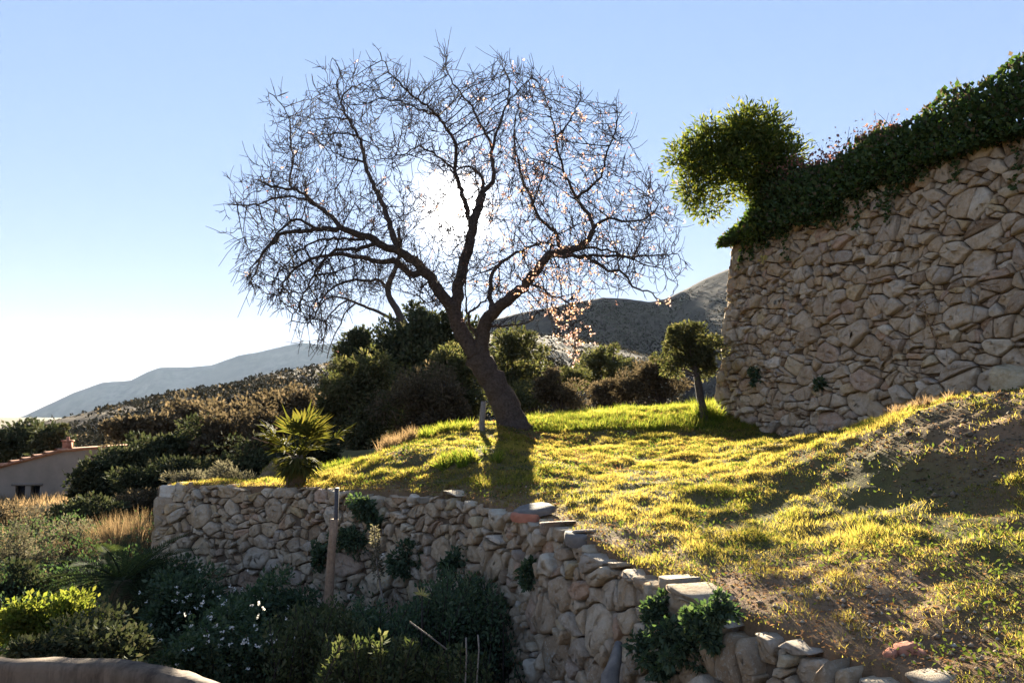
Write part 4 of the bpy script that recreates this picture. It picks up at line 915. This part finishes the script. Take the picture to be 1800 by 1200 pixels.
for px, py, d, rx, ry, lab in [(35, 765, 38, 50, 32, 'evergreen tree at the left picture edge above the house'), (90, 768, 36, 34, 26, 'round evergreen tree above the house chimney'), (-30, 775, 37, 45, 36, 'evergreen tree cut by the left picture edge')]:
    bush('evergreen_tree', lab, 'tree', gp(px, d), [pxlobe(px, py, d, rx, ry), pxlobe(px - rx * .5, py + 12, d, rx * .5, ry * .7), pxlobe(px + rx * .45, py + 8, d, rx * .5, ry * .8), pxlobe(px, py + ry * 1.1, d, rx, ry * .7)], 'dark', 4200, (.24, .13), rb, 'evergreen trees above the house', .12, lumps=16)
# house
HD = 31.0
e = empty('house', (P(60, 885, HD)), 'small plastered house with lean-to tiled roof at the left edge', 'house')
hp = [P(px, py, HD) for px, py in [(-190, 905), (-190, 868), (0, 822), (108, 794), (146, 791), (146, 905)]]
fp = np.array(hp); dv = np.array([.5, 4.5, 0]); n = len(fp)
b = MB(); b.add(np.vstack([fp, fp + dv]), [[i, (i + 1) % n, (i + 1) % n + n, i + n] for i in range(n) if i not in (1, 2, 3)])
# front face with two openings left free
def hx(px): return P(px, 860, HD)[0]
def hz(py): return P(60, py, HD)[2]
x0, x1 = hx(-190), hx(146); oxs = [(hx(27), hx(44)), (hx(54), hx(70))]; oz0, oz1 = hz(882), hz(853)
def rtop(x): return float(np.interp(x, [hx(-190), hx(0), hx(108), hx(146)], [fp[1, 2], fp[2, 2], fp[3, 2], fp[4, 2]]))
cuts = sorted(set([x0, hx(0), hx(108), x1] + [a for o_ in oxs for a in o_])); yv = fp[0, 1]
for a, c_ in zip(cuts[:-1], cuts[1:]):
    zb = fp[0, 2]; hole = any(abs(a - o_[0]) < 1e-6 for o_ in oxs)
    if hole:
        b.add([[a, yv, zb], [c_, yv, zb], [c_, yv, oz0], [a, yv, oz0]], [[0, 1, 2, 3]]); b.add([[a, yv, oz1], [c_, yv, oz1], [c_, yv, rtop(c_)], [a, yv, rtop(a)]], [[0, 1, 2, 3]])
        b.add([[a, yv, oz0], [a, yv, oz1], [a, yv + .2, oz1], [a, yv + .2, oz0], [c_, yv, oz0], [c_, yv, oz1], [c_, yv + .2, oz1], [c_, yv + .2, oz0]], [[0, 1, 2, 3], [4, 7, 6, 5], [0, 3, 7, 4], [1, 5, 6, 2]])
    else: b.add([[a, yv, zb], [c_, yv, zb], [c_, yv, rtop(c_)], [a, yv, rtop(a)]], [[0, 1, 2, 3]])
b.build('wall', M['plaster'], e, False, tuple(e.location))
for a, c_ in oxs:
    b = MB(); b.box(((a + c_) / 2, yv + .19, (oz0 + oz1) / 2), ((c_ - a) / 2 + .01, .012, (oz1 - oz0) / 2 + .01)); wi = b.build('window', M['dark_opening'], e, False, tuple(e.location))
b = MB(); b.box(((oxs[0][0] + oxs[1][1]) / 2 - .02, yv - .02, oz1 + .05), (.62, .03, .05)); b.build('lintel', M['grey_wood'], e, False, tuple(e.location))
b = MB(); ov = np.array([0, -.12, 0]); top = np.array([fp[1], fp[2], fp[3], fp[4]]) + [0, 0, .02]
v = np.vstack([top + ov, top + dv + [0, .1, 0], top + ov + [0, 0, .09], top + dv + [0, .1, .09]])
f = []
for i in range(3): f += [[8 + i, 9 + i, 13 + i, 12 + i], [i, 4 + i, 5 + i, 1 + i], [i, 1 + i, 9 + i, 8 + i]]
f += [[3, 7, 15, 11], [0, 8, 12, 4]]; b.add(v, f); rf = b.build('roof', M['roof_tile'], e, False, tuple(e.location))
for k in range(15):
    t_ = (k + .5) / 15; xx = x0 + (hx(108) - x0) * t_; zt = rtop(xx) + .12; b = MB(); b.tube([[xx, yv - .16, zt], [xx + .5, yv + 4.6, zt]], .085, 8); b.build('tile', M['roof_tile'], rf, False, None).location = tuple(-np.array(e.location))
b = MB(); c0 = P(119, 782, HD + .6); b.box(c0, (.14, .14, .16)); b.box(c0 + [0, 0, .18], (.18, .18, .03)); b.tube([c0 + [0, 0, .19], c0 + [0, 0, .34]], [.07, .06], 8); ch = b.build('chimney', M['brick_red'], e, False, tuple(e.location))

# dry bushes and grass in front of the house
def tuft_blades(rng, base, n, length, spread, width, lean=(0, 0, 0), segs=3):
    """curved blades fanning from around base points (k,3)"""
    base = np.asarray(base, float); k = len(base); i = rng.integers(0, k, n); b0 = base[i]
    d = rng.normal(size=(n, 3)) * spread + [0, 0, 1] + np.asarray(lean); d = unit(d); L = length * rng.uniform(.5, 1.2, n)
    side = unit(np.cross(d, rng.normal(size=(n, 3)))); bend = np.stack([d[:, 0], d[:, 1], -.5 * np.ones(n)], -1) * rng.uniform(.1, .7, (n, 1))
    vs = []
    for j in range(segs):
        t = j / (segs - 1); c = b0 + d * (L * t)[:, None] + bend * (L * t * t * .5)[:, None]
        if j < segs - 1:
            w_ = width * (1 - .55 * t); vs += [c - side * w_ / 2, c + side * w_ / 2]
        else: vs.append(c)
    m_ = len(vs); v = np.stack(vs, 1).reshape(-1, 3); o_ = np.arange(n)[:, None] * m_; f4 = []; f3 = []
    for j in range(segs - 2): f4.append(o_ + np.array([[2 * j, 2 * j + 1, 2 * j + 3, 2 * j + 2]]))
    f3.append(o_ + np.array([[m_ - 3, m_ - 2, m_ - 1]]))
    return v, [np.concatenate(f4) if f4 else np.zeros((0, 4), int), np.concatenate(f3)]
def ground_pts(rng, c, r, n):
    a = rng.uniform(0, 2 * math.pi, n); q = np.sqrt(rng.random(n)); x = c[0] + np.cos(a) * q * r[0]; y = c[1] + np.sin(a) * q * r[1]; return np.stack([x, y, ground(x, y) - .01], -1)
rg = np.random.default_rng(99)
def grass_clump(name, label, c, r, n, L, w_, mat, spread=.3, lean=(0, 0, 0), k=40):
    b0 = ground_pts(rg, c, r, k); v, f = tuft_blades(rg, b0, n, L, spread, w_, lean); o = mesh_obj(name, v, f, M[mat], None, False, tuple(b0.mean(0))); return tag(o, label, 'grass')
grass_clump('dry_grass', 'golden sunlit dry grass at the left end of the terrace wall', gp(240, 12.3), (.32, .5), 1500, .72, .010, 'straw', .22, (-.12, 0, 0))
grass_clump('dry_grass', 'pale dry grass patch left of the golden grass', gp(175, 13.2), (.5, .7), 1100, .5, .010, 'straw', .35)
for px, py, d, rx, ry, mt_, lf, lab in [(35, 955, 10.5, 62, 58, 'grey', (.06, .018), 'pale grey dry shrub at the left picture edge'), (120, 942, 12.5, 48, 34, 'grey', (.06, .02), 'pale shrub in front of the house windows'), (5, 912, 15, 55, 26, 'brown', (.08, .03), 'brown shrub below the house at the left edge'),
                                       (175, 895, 14.5, 60, 26, 'dark', (.09, .045), 'dark shrub behind the golden dry grass'), (120, 908, 16.5, 60, 24, 'olive', (.1, .045), 'olive shrub at the foot of the house wall'), (255, 880, 15.5, 50, 24, 'brown', (.09, .03), 'brown shrub against the left end of the terrace wall'), (40, 1020, 9.2, 60, 30, 'dark', (.06, .03), 'dark shrub under the pale grey dry shrub'), (130, 975, 11, 50, 32, 'brown', (.06, .02), 'brown dry shrub behind the cycad')]:
    bush('garden_shrub', lab, 'shrub', gp(px, d), [pxlobe(px, py, d, rx, ry), pxlobe(px + rx * .3, py + ry * .7, d, rx * .8, ry * .7), pxlobe(px - rx * .4, py + ry * .6, d - .1, rx * .6, ry * .7)], mt_, 4200, lf, rg, 'shrubs left of the terrace wall', .02, 'twig_bark', .5, 18)

# ------------------------------------------------------------------ palms
def fan_palm():
    r = np.random.default_rng(12); base = P(520, 856, wall_d(520, 856) + .32); base[2] = gz(base[0], base[1]); e = empty('fan_palm', base, 'small fan palm growing on the left end of the terrace', 'palm')
    b = MB(); b.tube(base + np.array([[0, 0, -.05], [.0, 0, .10], [.01, 0, .24], [.02, 0, .36]]), [.10, .12, .10, .06], 10, True, .1, r); b.build('trunk', M['palm_trunk'], e, False, tuple(base))
    crown = base + np.array([.02, 0, .34])
    fr = [(-75, 775, .0)]
    dirs = []
    for k in range(17):
        az = r.uniform(0, 2 * math.pi); el = r.uniform(.2, 1.25); dirs.append((az, el, r.uniform(.22, .42), r.uniform(.30, .42)))
    dirs.append((math.pi * 1.02, .42, .62, .0)); dirs.append((math.pi * .97, .55, .40, .26)); dirs.append((.1, .5, .5, .34))
    for k in range(20): dirs.append((r.uniform(0, 2 * math.pi), r.uniform(-1.1, -.1), r.uniform(.08, .2), r.uniform(.2, .32)))   # hanging skirt
    for az, el, sl, fl_ in dirs:
        d = np.array([math.cos(az) * math.cos(el), math.sin(az) * math.cos(el) * .9, math.sin(el)]); p1 = crown + d * sl + [0, 0, -.03 * sl]
        b = MB(); b.tube([crown - [0, 0, .05], (crown + p1) / 2 + [0, 0, .02], p1], [.011, .009, .007], 4); s0 = b.build('frond', M['palm'] if fl_ else M['dry_wood'], e, False, tuple(crown))
        if not fl_: continue
        side = unit(np.cross(d, [0, 0, 1.0])[None])[0]; nor = np.cross(side, d); vs = []; fs = []
        b2 = MB(); ns = 15
        for j in range(ns):
            a = (j - (ns - 1) / 2) / ((ns - 1) / 2) * 1.25; dd = unit((d * math.cos(a) + side * math.sin(a) + nor * .12 * r.normal())[None])[0]; L = fl_ * (1 - .2 * abs(a)) * r.uniform(.85, 1.1); sd = unit(np.cross(dd, nor)[None])[0]
            tip = p1 + dd * L + np.array([0, 0, -.25 * L * r.random()]); mid = p1 + dd * L * .55
            b2.add([p1, mid + sd * .016 + nor * .006, tip, mid - sd * .016 + nor * .006], [[0, 1, 2, 3]])
        b2.build('blade', M['palm'], s0, False, None).location = (0, 0, 0)
        o = s0.children[0]; o.location = tuple(-np.array(crown))
    return e
fan_palm()
def cycad():
    r = np.random.default_rng(14); base = P(215, 1060, 8.4); base[2] = max(gz(base[0], base[1]), base[2]); e = empty('cycad', base, 'dark feathery cycad palm in front of the terrace wall end', 'palm')
    zc = P(215, 1022, 8.4)[2]; crown = np.array([base[0], base[1], zc]); b = MB(); g0 = gz(base[0], base[1])
    b.tube(np.array([[base[0], base[1], g0 - .05], [base[0], base[1], (g0 + zc) / 2], crown + [0, 0, .02]]), [.16, .15, .1], 10, True, .12, r); b.build('trunk', M['palm_trunk'], e, False, tuple(base))
    for k in range(34):
        az = k * 2.39996 + r.normal() * .1; el = .85 - .95 * (k / 33) + r.normal() * .1; L = r.uniform(.7, .98)
        d = np.array([math.cos(az) * math.cos(el), math.sin(az) * math.cos(el), math.sin(el)]); t = np.linspace(0, 1, 9)[:, None]
        p = crown + d * L * t + np.array([0, 0, -1]) * L * (.38 * math.cos(el)) * t ** 2
        b = MB(); b.tube(p, np.linspace(.009, .003, 9), 4)
        tt = np.linspace(.12, 1, 30); q = np.stack([np.interp(tt, t[:, 0], p[:, i]) for i in range(3)], -1); tg = unit(np.gradient(q, axis=0)); sd = unit(np.cross(tg, [0, 0, 1.0])); up_ = np.cross(sd, tg)
        for sgn in (-1, 1):
            ll = (.17 * np.sin(np.clip(tt * 1.05, 0, 1) * math.pi * .86 + .25) + .03)[:, None]; dr = unit(sd * sgn + tg * .55 + up_ * .28)
            tip = q + dr * ll; mid = q + dr * ll * .5; v = np.stack([q, mid + tg * .008, tip, mid - tg * .008], 1).reshape(-1, 3); b.add(v, np.arange(len(q) * 4).reshape(-1, 4))
        b.build('frond', M['cycad'], e, False, tuple(crown))
    return e
cycad()

# ------------------------------------------------------------------ garden below the terrace wall
rq = np.random.default_rng(123)
def gbush(name, label, px, py, d, rx, ry, mat, n, leaf, lumps=18, up=.4, cat='shrub', group='garden shrubs below the terrace wall', extra=()):
    return bush(name, label, cat, gp(px, d), [pxlobe(px, py, d, rx, ry), pxlobe(px - rx * .5, py + ry * .55, d - .15, rx * .6, ry * .7), pxlobe(px + rx * .5, py + ry * .5, d + .1, rx * .6, ry * .7), pxlobe(px, py + ry, d, rx, ry * .7)] + list(extra), mat, n, leaf, rq, group, .02, 'twig_bark', up, lumps)
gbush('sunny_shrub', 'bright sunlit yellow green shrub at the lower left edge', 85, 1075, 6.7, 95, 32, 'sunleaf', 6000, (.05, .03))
gbush('garden_shrub', 'broad shrub coloured dark as if shaded, below the sunlit shrub at lower left', 150, 1122, 5.9, 130, 34, 'dark', 6500, (.055, .03))  # dark leaf colour stands in for shade; the sun still reaches this shrub
gbush('flowering_shrub', 'dark shrub with white flowers in front of the terrace wall', 330, 1050, 8.0, 85, 48, 'garden', 8000, (.06, .03))
gbush('garden_shrub', 'dark shrub right of the cycad under the terrace wall', 280, 1008, 8.7, 70, 34, 'garden', 5000, (.06, .03))
gbush('flowering_shrub', 'white dotted low shrub at the lower middle left', 400, 1122, 6.8, 110, 48, 'garden', 8000, (.05, .028))
gbush('garden_shrub', 'dark shrub at the foot of the brown post', 495, 1055, 7.7, 70, 44, 'garden', 6000, (.06, .03))
# white flowers sprinkled over the two shrubs
for px, py, d, rx, ry, par in [(345, 1062, 7.55, 85, 45, 'upper white dotted shrub'), (400, 1122, 6.35, 90, 50, 'lower white dotted shrub')]:
    n = 36; q = P(px + rq.normal(size=n) * rx * .6, py + rq.normal(size=n) * ry * .55, d + rq.normal(size=n) * .12); q = np.repeat(q, 5, 0); q = q + rq.normal(size=q.shape) * .006
    v, f = leaf_quads(q, sphere_dirs(rq, len(q)) + [0, -.6, .5], .022, .016, rq); o = mesh_obj('white_flowers', v, f, M['white_petal'], None, False, tuple(q.mean(0)))
    tag(o, 'tiny white flowers scattered on the ' + par, 'flowers', kind='stuff')
# upright leafy shoots shrub
def shoots(name, label, px0, px1, pytop, d, n, mat, seed, hpx=(90, 190), wr=.055):
    r = np.random.default_rng(seed); c = gp((px0 + px1) / 2, d); e = empty(name, c, label, 'shrub', 'garden shrubs below the terrace wall'); PT, NR = [], []; b = MB()
    for k in range(n):
        px = r.uniform(px0, px1); dd = d + r.uniform(-.5, .6); t = (px - px0) / (px1 - px0); py = np.interp(t, np.linspace(0, 1, len(pytop)), pytop) + abs(r.normal()) * 60 - 20 * (r.random() < .12)
        tip = P(px, py, dd); L = r.uniform(.3, .75); ln = np.array([r.normal() * .3, r.normal() * .3, 1]); bot = tip - ln / np.linalg.norm(ln) * L
        m_ = int(80 * L / .45); s_ = r.random(m_); q = bot + (tip - bot) * s_[:, None]; dd_ = sphere_dirs(r, m_); rad = wr * (1 - .55 * s_ ** 3); q = q + dd_ * (rad * r.uniform(.3, 1, m_))[:, None]; PT.append(q); NR.append(dd_ + [0, 0, .5])
        b.tube([bot - [0, 0, .5], bot, tip], [.008, .006, .003], 3, False)
    foliage('crown', np.concatenate(PT), np.concatenate(NR), M[mat], .05, .022, r, e, .5, .8, 0, tuple(c)); b.build('stems', M['twig_bark'], e, False, tuple(c))
shoots('shoot_shrub', 'bushy shrub of upright leafy shoots at the bottom middle', 470, 640, [1100, 1065, 1060, 1090], 6.8, 170, 'shoot', 31, wr=.075)
shoots('shoot_shrub', 'dark shoot shrub against the terrace wall right of the post', 620, 890, [1060, 1075, 1050, 1010, 1000, 1060], 6.9, 260, 'garden', 32, wr=.075)
shoots('shoot_shrub', 'low front shoot shrub cut by the bottom edge of the picture', 560, 860, [1135, 1115, 1125, 1145], 5.9, 200, 'shoot', 33, wr=.065)
# ivy and tufts on the lower wall
for px, py, r3, n, lab in [(652, 888, (.2, .1, .2), 1100, 'dark ivy tuft hanging over the terrace wall near the post'), (625, 945, (.34, .07, .3), 800, 'ivy patch on the terrace wall behind the dry flower spike'), (562, 975, (.12, .08, .22), 520, 'dark green ivy patch just left of the brown post'), (715, 985, (.34, .07, .22), 700, 'ivy patch on the wall face right of the dry flower spike'), (795, 985, (.18, .07, .26), 520, 'small ivy patch midway along the terrace wall'), (932, 1012, (.09, .06, .16), 420, 'small dark fern tuft in the wall left of the big stones')]:
    wall_tuft('wall_ivy', lab, px, py, wall_d(px, py) - .14, r3, n, 'garden', (.055, .032), int(px), hang=-.1)
c_ = P(1185, 1110, wall_d(1185, 1110) - .12); e = empty('wall_plant', c_, 'lush green leafy plant growing out of the near terrace wall', 'plant'); PT, NR, LC = [], [], []
for px, py, rx, ry in [(1150, 1070, 28, 30), (1140, 1130, 40, 50), (1185, 1120, 40, 45), (1225, 1090, 42, 38), (1262, 1075, 26, 34), (1165, 1170, 45, 30), (1205, 1150, 36, 34), (1245, 1120, 24, 30)]:
    p, nn, lc = lump_points(rq, P(px, py, wall_d(px, py) - .13), np.array([rx, 22, ry]) * .0032, 620, 9, (.3, .55)); PT.append(p); NR.append(nn); LC.append(lc)
foliage('crown', np.concatenate(PT), np.concatenate(NR), M['garden'], .042, .022, rq, e, .1, .9, 0, tuple(c_)); stems(e, c_ + [.05, .1, -.05], np.concatenate(LC)[::5], .007, M['twig_bark'], rq, 'stems', 3)
# brown post with a metal rod
e = empty('garden_post', P(578, 1085, 7.7), 'brown wooden post with a dark metal rod before the terrace wall', 'post')
b = MB(); b.tube(P(np.array([574, 578, 584, 588]), np.array([1110, 1040, 960, 912]), np.full(4, 7.7)), [.066, .05, .043, .04], 9, True, .07, rq); b.build('post', M['dry_wood'], e, False, tuple(e.location))
b = MB(); b.tube(P(np.array([590, 592.5]), np.array([925, 857]), np.full(2, 7.7)), .022, 8); b.build('rod', M['rust_metal'], e, False, tuple(e.location))
# dry flower spike
e = empty('flower_spike', P(682, 1110, 7.2), 'pale dry flower spike on a grey stalk before the terrace wall', 'plant')
b = MB(); b.tube(P(np.array([684, 678, 670, 662, 658]), np.array([1118, 1075, 1040, 990, 925]), np.full(5, 7.2)), [.012, .011, .010, .009, .005], 5); b.build('stem', M['grey_wood'], e, False, tuple(e.location))
n = 420; t_ = rq.random(n); q = P(np.interp(t_, [0, 1], [664, 658]), np.interp(t_, [0, 1], [1010, 925]), np.full(n, 7.2)); dd = sphere_dirs(rq, n); q = q + dd * .04 * (1 - .5 * t_)[:, None]
foliage('florets', q, dd, M['grey'], .035, .02, rq, e, .3, .8, 0, tuple(e.location))
# yellow starry rosette
c = P(742, 1046, 6.3); e = empty('rosette_plant', c, 'small yellow starry rosette above the dark shrub', 'plant')
q = np.repeat(c[None], 16, 0); dd = sphere_dirs(rq, 16); dd[:, 2] = np.abs(dd[:, 2]); foliage('leaves', q, dd, M['yellow'], .08, .016, rq, e, .1, .3, 0, tuple(c))
b = MB(); b.tube([c - [0, 0, .5], c], [.008, .005], 4); b.build('stem', M['twig_bark'], e, False, tuple(c))
# bare canes
for k, (pa, lab) in enumerate([([(818, 1200), (820, 1150), (819, 1120)], 'left of two pale upright canes at the bottom middle'), ([(838, 1200), (842, 1140), (840, 1115)], 'right of two pale upright canes at the bottom middle'), ([(720, 1092), (745, 1110), (785, 1140)], 'slanting bare cane across the dark shrub')]):
    pa = np.array(pa, float); q = P(pa[:, 0], pa[:, 1], np.full(3, 5.4)); b = MB(); q2 = np.vstack([q[:1] - [0, 0, .25 if k < 2 else 0], q]); b.tube(q2 if k < 2 else q, .006, 5); tag(b.build('cane', M['grey_wood'], None, False, tuple(q[0])), lab, 'cane', 'bare canes in the garden')
# pale driftwood leaning at the wall foot
b = MB(); q = P(np.array([1075, 1073, 1082, 1088]), np.array([1230, 1190, 1160, 1128]), np.array([4.55, 4.6, 4.68, 4.75])); b.tube(q, [.07, .055, .04, .02], 8, True, .12, rq); tag(b.build('weathered_branch', M['blue_stone'], None, False, tuple(q[0])), 'pale weathered wood piece leaning on the near wall at bottom', 'branch')

# low curved rendered wall at the bottom left
e = empty('garden_wall', P(60, 1215, 4.6), 'low curved stained rendered wall in the bottom left corner', 'wall')
cv = np.array([(-330, 1168, 4.7), (-120, 1166, 4.65), (0, 1165, 4.6), (120, 1165, 4.55), (200, 1170, 4.5), (270, 1183, 4.4), (330, 1199, 4.3), (380, 1220, 4.15), (420, 1250, 4.0)])
q, _ = resample(np.array([P(*a) for a in cv]), .05); n = len(q); tg = unit(np.gradient(q[:, :2], axis=0)); nn = np.stack([tg[:, 1], -tg[:, 0]], -1); nn = np.where((nn @ np.array([0, -1.]))[:, None] > 0, nn, -nn)
prof = [(.0, -1.3), (.012, -.05), (0, -.015), (-.025, 0), (-.11, .0), (-.13, -.02), (-.135, -1.3)]; vs = []
for off, zz in prof:
    p = np.stack([q[:, 0] + nn[:, 0] * off, q[:, 1] + nn[:, 1] * off, q[:, 2] + zz], -1); p = p + .03 * np.stack([fbm(p[:, 0] * 9, p[:, 2] * 9 + off * 50, 3), fbm(p[:, 0] * 9 + 5, p[:, 2] * 9 + off * 50, 3), fbm(p[:, 0] * 7, p[:, 1] * 7, 3)], -1); vs.append(p)
v = np.concatenate(vs); i = np.arange(n - 1); f = np.concatenate([np.stack([k * n + i, k * n + i + 1, (k + 1) * n + i + 1, (k + 1) * n + i], -1) for k in range(len(prof) - 1)])
mesh_obj('body', v, f, M['stained_render'], e, True, tuple(e.location))

# ------------------------------------------------------------------ grass
rs = np.random.default_rng(2024)
def field(n, xr, yr, rng, keep):
    x = rng.uniform(*xr, n); y = yr[0] + (yr[1] - yr[0]) * rng.random(n) ** 1.6; s_ = sdist(x, y); k = keep(x, y, s_); x, y = x[k], y[k]
    px, py = proj(np.stack([x, y, ground(x, y, False)], -1)); k = (px > -120) & (px < 1980) & (py < 1330); x, y = x[k], y[k]; return x, y, ground(x, y)
def is_mound(x, y):
    u = 900 + F * x / np.maximum(y, .1); return (u > 1480) & (y > 5.5) & (y < 7.0)
def wall_side(x, y): return (x - CA[0]) * WN[0] + (y - CA[1]) * WN[1]
def lawn_keep(x, y, s_):
    den = .62 + 1.5 * fbm(x * 1.4, y * 1.4, 4, 2.0); den = den * (.55 + 1.6 * np.clip(fbm(x * 5.5, y * 5.5, 3, 13.0) + .28, 0, 1)); den = den * np.interp(s_, [.03, .15, .5], [.55, .7, 1]); den = np.where(is_mound(x, y), den * (.14 + .5 * (fbm(x * 2.5, y * 2.5, 3, 17.) > .12)), den); den = den * (1 - .65 * smooth(.95, .25, np.hypot(x - 1.8, (y - 3.8) * .9)))
    return (s_ > .03) & (rs.random(len(x)) < den) & ((wall_side(x, y) > .12) | (y > 14.2)) & (y > 2.2)
x, y, z = field(1150000, (-5, 6.2), (2.2, 15.6), rs, lawn_keep)
h = .8 * np.clip(.04 + .09 * fbm(x * 2.2, y * 2.2, 3, 5.0) + .10 * fbm(x * 5.5, y * 5.5, 3, 13.0), .012, .14)
n = len(x); b0 = np.stack([x, y, z - .004], -1)
def blades(b0, h, rng, w0, lean=.75):
    n = len(b0); a = rng.uniform(0, 2 * math.pi, n); ln = rng.uniform(.1, 1.0, n) * lean; tip = b0 + np.stack([np.cos(a) * ln * h, np.sin(a) * ln * h, h * rng.uniform(.5, 1.15, n)], -1); b_ = a + math.pi / 2 + rng.normal(size=n) * .6
    sd = np.stack([np.cos(b_), np.sin(b_), np.zeros(n)], -1) * (w0 * rng.uniform(.6, 1.3, n))[:, None]; v = np.stack([b0 - sd, b0 + sd, tip], 1).reshape(-1, 3); return v, np.arange(n * 3).reshape(n, 3)
v, f = blades(b0, h, rs, .0013 + .0003 * y, 1.25)
tag(mesh_obj('lawn_grass', v, f, M['grass']), 'short yellow green grass covering the sunny terrace', 'grass', kind='stuff')
print('blades', n)
# lush taller grass on the bank behind
x, y, z = field(90000, (-2, 5), (12.7, 16.5), rs, lambda x, y, s_: (s_ > .2) & ((x > .2) & (y > 12.9)) & (((wall_side(x, y) > .1)) | (y > 14.2)) & (rs.random(len(x)) < .75 + 1.2 * fbm(x * 1.5, y * 1.5, 3, 8.)))
v, f = blades(np.stack([x, y, z - .01], -1), .04 + .16 * rs.random(len(x)) * np.clip(.5 + 1.8 * fbm(x * 1.7, y * 1.7, 3, 3.), .1, 1.3), rs, .006, 1.0); tag(mesh_obj('lush_grass', v, f, M['lush']), 'taller bright green grass on the bank behind the lawn', 'grass', kind='stuff')
# broad leaved weeds
x, y, z = field(90000, (-4.5, 6), (2.4, 15.2), rs, lambda x, y, s_: (s_ > .15) & (rs.random(len(x)) < np.clip(.18 + 2.2 * fbm(x * 2.1, y * 2.1, 3, 21.0), .03, 1)) & (wall_side(x, y) > .1) & (rs.random(len(x)) < np.where(is_mound(x, y), .25, 1)))
n = len(x); d = rs.normal(size=(n, 3)); d[:, 2] = np.abs(d[:, 2]) * .7 + .15
v, f = leaf_quads(np.stack([x, y, z + .005 + .03 * rs.random(n)], -1), d, .016 + .0035 * y * rs.random(n) + .012 * rs.random(n), .006 + .0018 * y * rs.random(n) + .005 * rs.random(n), rs); tag(mesh_obj('lawn_weeds', v, f, M['weed']), 'small broad leaved green weeds in the lawn', 'weeds', kind='stuff')
# straw and litter
x, y, z = field(110000, (-4.5, 6), (2.4, 15), rs, lambda x, y, s_: (s_ > .02) & (rs.random(len(x)) < np.clip(.25 + 2 * fbm(x * 1.8, y * 1.8, 3, 41.0) + .8 * smooth(.9, .1, s_) + .9 * smooth(1.4, .3, np.hypot(x - 1.8, y - 3.8)), 0, 1)) & (wall_side(x, y) > .1))
n = len(x); d = rs.normal(size=(n, 3)); d[:, 2] = d[:, 2] * .25 + .1
v, f = leaf_quads(np.stack([x, y, z + .012], -1), d, .012 + .006 * y * rs.random(n), .003 + .0018 * y * rs.random(n), rs); tag(mesh_obj('leaf_litter', v, f, M['litter']), 'brown dead leaves and straw lying on the terrace', 'litter', kind='stuff')
# green fringe at the tree and by the wall corner
for px, d, r2, n, L, w_, mt_, lab in [(1242, 13.6, (.25, .2), 500, .38, .012, 'lush', 'tall bright grass tuft at the tall wall corner'), (770, 12.4, (.6, .35), 900, .2, .012, 'lush', 'green grass tuft left of the wooden stake'), (700, 12.3, (.3, .25), 700, .28, .009, 'straw', 'dry straw tuft before the thorny bush'), (830, 9.1, (.45, .25), 1100, .16, .011, 'lush', 'shaded green grass tuft on the wall edge in the trunk shadow'),
                                      (585, 10.9, (.3, .2), 700, .16, .011, 'lush', 'green grass tuft right of the fan palm'), (1625, 7.9, (.45, .3), 1000, .13, .008, 'straw', 'sunlit yellow grass on the crest of the mound')]:
    grass_clump('grass_tuft', lab, gp(px, d), r2, n, L, w_, mt_, .35)
# ground cover in the garden below
x = rs.uniform(-9, 1.5, 110000); y = rs.uniform(4.6, 14, 110000); k = (sdist(x, y) < -.35) & (rs.random(110000) < .5 + fbm(x * .9, y * .9, 3, 4.)); x, y = x[k], y[k]; z = ground(x, y); n = len(x); d = rs.normal(size=(n, 3)); d[:, 2] = np.abs(d[:, 2]) + .3
v, f = leaf_quads(np.stack([x, y, z + .45 * rs.random(n) ** 1.5 * (1 + 1.5 * fbm(x * 1.3, y * 1.3, 3, 2.0))], -1), d, .055, .022, rs); tag(mesh_obj('garden_ground_cover', v, f, M['garden']), 'dark leafy ground cover in the garden below the wall', 'ground cover', kind='stuff')
x = rs.uniform(-22, -5, 40000); y = rs.uniform(11, 32, 40000); k = (sdist(x, y) < -.3) & (rs.random(40000) < .6 + fbm(x * .5, y * .5, 3, 4.)); x, y = x[k], y[k]
v, f = blades(np.stack([x, y, ground(x, y)], -1), rs.uniform(.15, .45, len(x)), rs, .012); tag(mesh_obj('dry_meadow', v, f, M['straw']), 'dry grass on the slope below the house', 'grass', kind='stuff')

# ------------------------------------------------------------------ haze
m, t, o = newmat('haze_air'); pv = t.nodes.new('ShaderNodeVolumePrincipled'); pv.inputs['Color'].default_value = (.6, .77, 1, 1); pv.inputs['Density'].default_value = HAZE_DENSITY; pv.inputs['Anisotropy'].default_value = .3
t.links.new(pv.outputs[0], o.inputs['Volume'])
b = MB(); b.box((0, 1750, 130), (2950, 2100, 140)); hz_o = b.build('haze', m); tag(hz_o, 'thin pale haze in the air', 'haze', kind='stuff')
